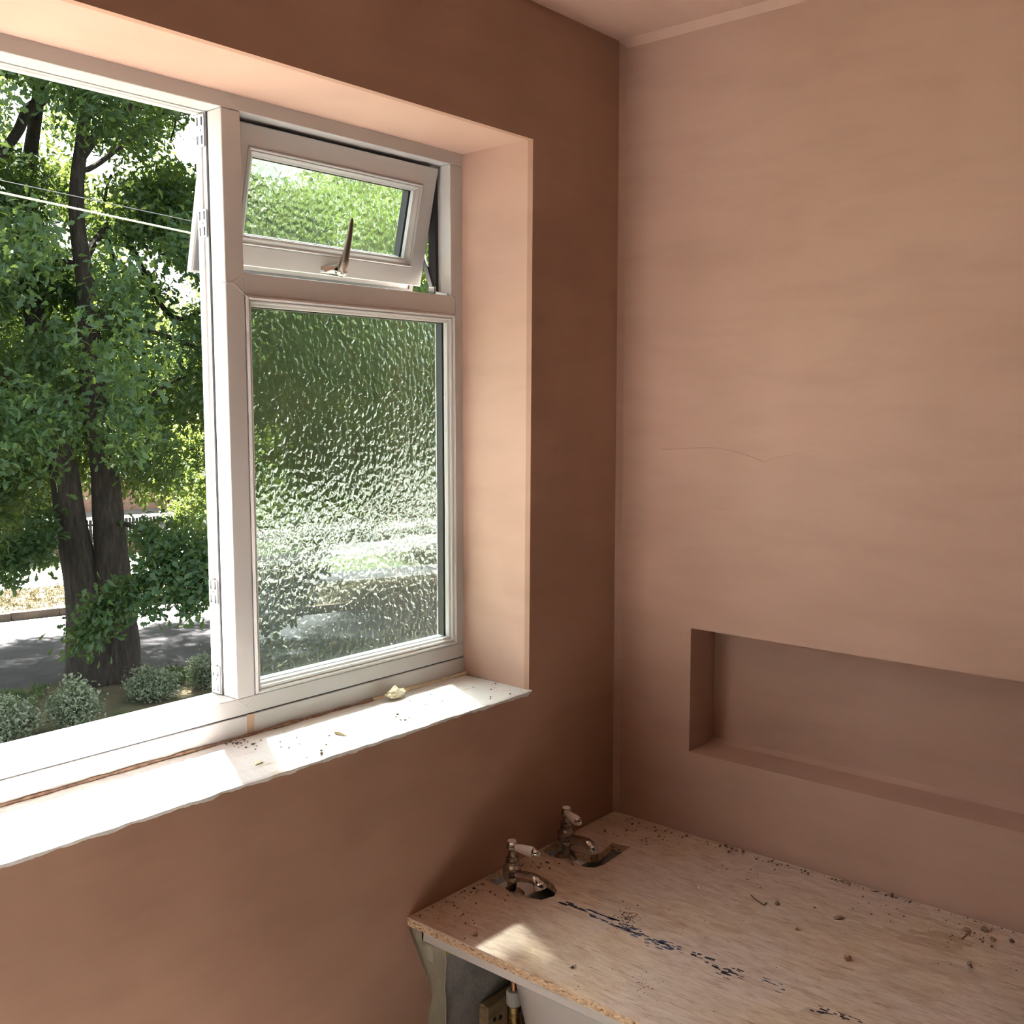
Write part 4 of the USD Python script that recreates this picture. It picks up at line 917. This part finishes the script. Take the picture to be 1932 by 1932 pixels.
# crown: leafy clumps through a real volume, sparse where the photograph shows sky
cr = np.random.default_rng(21)
gaps = [(560, 330, 55, 40), (700, 420, 50, 40), (620, 250, 70, 40), (480, 420, 36, 50), (770, 330, 40, 40), (48, 220, 48, 62), (350, 285, 45, 52), (240, 308, 30, 28), (122, 445, 26, 62), (385, 560, 36, 30), (320, 690, 26, 18), (150, 930, 22, 45), (330, 965, 45, 30), (340, 820, 40, 34), (255, 960, 40, 22), (-60, 330, 60, 50), (300, 500, 26, 22), (190, 330, 18, 22), (60, 620, 14, 14), (270, 600, 16, 14)]
def low(x):
    return np.interp(x, [-400, 0, 60, 105, 112, 135, 180, 258, 262, 300, 420, 520, 900], [1070, 1050, 1055, 1020, 960, 950, 950, 960, 1060, 1075, 1050, 960, 950])
clumps = []
while len(clumps) < 640:
    d = cr.normal(size=3); d /= np.linalg.norm(d); rad = cr.random() ** 0.42
    t, n, z = 3.6 + d[0] * rad * 7.8, 16.0 + d[1] * rad * 5.0, 3.6 + d[2] * rad * 7.4
    r = 0.45 + 0.5 * cr.random()
    P = O(t, n, z); px, py, dd = project(P); px, py = px[0], py[0]; rp = r * F_PX / dd[0]
    if dd[0] < 11.5: continue
    if py + 0.75 * rp > low(px): continue
    if any(((px - gx) / (0.9 * gw + 0.5 * rp)) ** 2 + ((py - gy) / (0.9 * gh + 0.5 * rp)) ** 2 < 1 for gx, gy, gw, gh in gaps): continue
    clumps.append((P, r))
# hanging and epicormic twigs low on the tree
for (x, y, e, r) in [(165, 1190, -1.2, 0.20), (195, 1155, -1.4, 0.26), (222, 1132, -1.4, 0.22), (175, 1168, -1.3, 0.20), (245, 1120, -1.5, 0.18), (150, 1215, -1.2, 0.16), (265, 1105, -1.6, 0.2), (290, 1090, -1.8, 0.2), (300, 1060, -1.6, 0.28), (340, 1045, -1.7, 0.30), (330, 1110, -1.9, 0.2), (375, 1090, -2.0, 0.25), (385, 1030, -1.5, 0.32), (290, 1020, -1.2, 0.3), (285, 1150, -2.0, 0.12), (375, 1140, -2.0, 0.14), (350, 1125, -1.9, 0.16), (30, 1040, -0.8, 0.4), (70, 1020, -0.6, 0.35), (8, 1075, -1.0, 0.25), (100, 985, -0.3, 0.3), (110, 1060, 0.4, 0.16), (395, 1100, -2.0, 0.2), (415, 1060, -2, 0.3), (250, 1010, -0.8, 0.22)]:
    clumps.append((tp_(x, y, e), r))
pts = []
for P, r in clumps:
    n = int(16 + 60 * min(r, 1.0) ** 2 * 1.25) if r > 0.4 else int(4 + 260 * r ** 2)
    q = cr.normal(size=(n, 3)); q /= np.linalg.norm(q, axis=1)[:, None]
    pts.append(P + q * (cr.random((n, 1)) ** 0.45) * r * [1, 1, 0.8])
pts = np.vstack(pts)
px, py, dd = project(pts)
keep = py < low(px) + 12
# the deliberately low twigs stay
nl = sum(1 for _ in clumps) and keep | (py > 1000)
inside = (px > 0) & (px < 400) & (py > 130) & (py < 1230)
gapd = np.zeros(len(pts), bool)
for gx, gy, gw, gh in gaps:
    gapd |= (((px - gx) / gw) ** 2 + ((py - gy) / gh) ** 2 < 0.5)
tr_gap = (px > 100) & (px < 262) & (py > 975) & (py < 1090)
sx_, sy_, sd_ = project(stemR); o_ = np.argsort(sy_)
lx_, ly_, ld_ = project(stemL); q_ = np.argsort(ly_)
onstem = (np.abs(px - np.interp(py, sy_[o_], sx_[o_])) < 32) & (py > 440) & (py < 1000) & (dd < np.interp(py, sy_[o_], sd_[o_]) + 0.3)
onstem |= (np.abs(px - np.interp(py, ly_[q_], lx_[q_])) < 24) & (py > 860) & (py < 1000) & (dd < np.interp(py, ly_[q_], ld_[q_]) + 0.3)
onstem &= cr.random(len(pts)) < 0.86
pts = pts[~gapd & ~tr_gap & ~onstem]; px, py, dd = project(pts)
inside = (px > 0) & (px < 400) & (py > 130) & (py < 1230)
near = np.argsort(np.where(inside, dd, 1e9))[:27]
rest = np.setdiff1d(np.arange(len(pts)), near)
sr = np.random.default_rng(5)
for i in near:
    R = rot(sr, 0.6); k0 = 0.9 + 0.3 * sr.random()
    m = oak_sprays[sr.integers(5)]
    nv = 27; nf_ = 32
    for j in range(len(m.vertices) // nv):
        part("leaf", trimesh.Trimesh((m.vertices[j * nv:(j + 1) * nv] * k0) @ R.T + pts[i], m.faces[j * nf_:(j + 1) * nf_] - j * nv, process=False), "oak_leaf", oak, smooth=False)
instancer(oak + "/foliage", oak_sprays, "oak_leaf", pts[rest] - oak_at, 1.05, 9, label="dense green oak foliage")

# ------------------------------------------------------------------ trees and hedge beyond the road
def far_tree(name, label, t, n, rt_, rn, z0, z1, count, seed, scale=1.0, trunk=0.18):
    b = O(t, n, G); x = thing(name, label, "tree" if "hedge" not in name else "hedge", b, group=None)
    part("trunk", barky(spline([O(t, n, G), O(t + 0.1, n, G + (z1 + 2.7) * 0.4), O(t - 0.1, n + 0.1, z1 - (z1 - G) * 0.25)], 14), np.linspace(trunk, trunk * 0.3, 14), 10, seed), "bark", x, smooth=True)
    r = np.random.default_rng(seed); P = []
    while len(P) < count:
        d = r.normal(size=3); d /= np.linalg.norm(d); k = r.random() ** 0.4
        lump = 0.75 + 0.5 * meshkit.fbm((d * 2.1 + seed)[None], 3, seed)[0]
        P.append(O(t + d[0] * k * rt_ * lump, n + d[1] * k * rn * lump, (z0 + z1) / 2 + d[2] * k * (z1 - z0) / 2 * lump))
    instancer(x + "/foliage", far_sprays, "far_leaf", np.array(P) - b, scale, seed, label="loose green foliage")
far_tree("garden_tree", "dark bushy tree behind the garden wall, left of the oak's stems", 3.0, 31.0, 3.6, 1.7, -2.3, 3.2, 2600, 31)
far_tree("garden_tree", "tall leafy tree behind the garden wall, hidden partly by the oak", 5.6, 36.4, 3.0, 2.2, -0.6, 7.0, 1900, 32)
far_tree("garden_tree", "light green tree right of the oak's stems before the far house", 11.4, 37.2, 1.5, 1.5, -1.6, 1.0, 520, 33)
far_tree("roadside_tree", "leafy tree along the far road towards the right", 15.5, 29.5, 3.2, 2.4, -1.8, 5.8, 1700, 34)
far_tree("background_tree", "tall tree rising behind the far house", 15.0, 57, 5, 4, -1, 8.0, 1500, 35, 1.6, 0.3)
far_tree("background_tree", "tall tree behind the far house's left end", 3.0, 58, 5, 4, -1, 9.5, 1500, 36, 1.6, 0.3)
far_tree("background_tree", "distant tree far right behind the house row", 31.0, 58, 8, 5, -2, 8.5, 1500, 37, 1.7, 0.3)
far_tree("roadside_tree", "wide roadside tree seen only through the obscure glass", 25.6, 29.4, 4.5, 2.4, -1.9, 6.5, 2000, 38)
far_tree("roadside_hedge", "clipped hedge right of the drive by the far road", 12.0, 33.2, 2.3, 0.8, -2.8, -1.1, 620, 39, 0.8, 0.05)
far_tree("garden_hedge", "tall dense hedge farther right along the far road", 19.5, 34.8, 5.0, 1.1, -2.8, 1.2, 2600, 41, 0.9, 0.06)
far_tree("garden_hedge", "dark hedge behind the drive at the far house's right", 18.2, 39.0, 3.0, 1.2, -2.8, 0.2, 1200, 42, 0.9, 0.06)

far_tree("street_tree", "street tree on the dry grass strip, seen through the obscure glass", 12.9, 22.3, 5.4, 4.6, -0.6, 10.5, 6000, 40, 0.85, 0.2)
# shrubs at the oak's foot
SHRUBS = []
def shrub(label, px, py, r, h, count, seed):
    b = at(px, py, 2, G); b[2] = G
    SHRUBS.append((b[0], b[1], r)); x = thing("shrub", label, "shrub", b); rr = np.random.default_rng(seed)
    for k in range(7):
        a = rr.random() * 6.28; e = np.array([math.cos(a) * r * 0.6, math.sin(a) * r * 0.6, h * (0.6 + 0.3 * rr.random())])
        part("stem", tube(spline([b - [0, 0, 0.05], b + e * [0.35, 0.35, 0.55], b + e], 8), np.linspace(0.014, 0.005, 8), 6), "bark", x)
    q = rr.normal(size=(count, 3)); q /= np.linalg.norm(q, axis=1)[:, None]
    k = (rr.random((count, 1)) ** 0.4) * (0.62 + 0.5 * meshkit.fbm(q * 2 + seed, 3, seed)[:, None])
    P = q * k * [r, r, h * 0.5] + [0, 0, h * 0.55]
    instancer(x + "/foliage", shrub_sprays, "pale_leaf", P[P[:, 2] > 0.03], 1.0, seed, label="small pale green leaves")
shrub("pale leaved shrub at the window's bottom left corner", 14, 1404, 0.42, 0.56, 280, 51)
shrub("pale leaved shrub just left of the oak's foot", 142, 1382, 0.36, 0.66, 250, 52)
shrub("pale leaved shrub just right of the oak's foot", 288, 1322, 0.42, 0.46, 260, 53)
shrub("pale leaved shrub right of the oak, close to the mullion", 392, 1300, 0.32, 0.50, 200, 54)
shrub("low pale shrub far right of the oak behind the obscure glass", 560, 1300, 0.6, 0.7, 280, 55)
# grass blades
def blades(seed, n, h):
    r = np.random.default_rng(seed); V, F = [], []
    for k in range(n):
        a = r.random() * 6.28; b = r.normal(size=2) * 0.05; u = np.array([math.cos(a), math.sin(a)]) * 0.004; l = r.normal(size=2) * h * 0.5; hh = h * (0.6 + 0.6 * r.random())
        i = len(V); V += [[*(b - u), 0], [*(b + u), 0], [*(b + l * 0.4 + u * 0.6), hh * 0.6], [*(b + l), hh]]; F += [[i, i + 1, i + 2], [i, i + 2, i + 3]]
    return trimesh.Trimesh(np.array(V), F, process=False)
gr = np.random.default_rng(77)
P = np.array([O(gr.uniform(0, 13), gr.uniform(21.12, 23.85), G + 0.08) for _ in range(5200)])
instancer("/World/dry_grass", [blades(k, 16, 0.07) for k in range(3)], "dry_blade", P, 1.0, 3, label="dry yellow grass blades on the strip between the roads", category="grass")
P = np.array([O(gr.uniform(-1, 7), gr.uniform(10.5, 15.0), G - 0.0) for _ in range(3600)])
P = P[(meshkit.fbm(P * 0.9, 3, 4) > 0.47)]
for (bx_, by_, br_) in SHRUBS + [(oak_at[0], oak_at[1], 0.6)]: P = P[np.hypot(P[:, 0] - bx_, P[:, 1] - by_) > br_ + 0.22]
instancer("/World/verge_grass", [blades(k + 9, 14, 0.09) for k in range(3)], "green_blade", P, 1.0, 4, label="tufts of green grass around the oak's foot", category="grass")

# overhead cables from the house towards the road
def cable(label, p, q, r, matn):
    a, b = np.array(p), np.array(q); s = np.linspace(-0.6, 2.6, 60)
    pts_ = a + (b - a) * s[:, None]
    solo("overhead_cable", tube(pts_, r, 6), matn, label, "cable", smooth=60)
d0, d1 = ray(0, 363), ray(365, 441)
cable("pale overhead cable crossing before the oak, the lower and thicker of two", CAM + d0 * 6.5 / np.linalg.norm(d0[:2]), CAM + d1 * 7.2 / np.linalg.norm(d1[:2]), 0.0062, "cable_grey")
d0, d1 = ray(0, 340), ray(365, 418)
cable("thin dark overhead cable just above the pale one", CAM + d0 * 9.5 / np.linalg.norm(d0[:2]), CAM + d1 * 10.2 / np.linalg.norm(d1[:2]), 0.0042, "cable_dark")
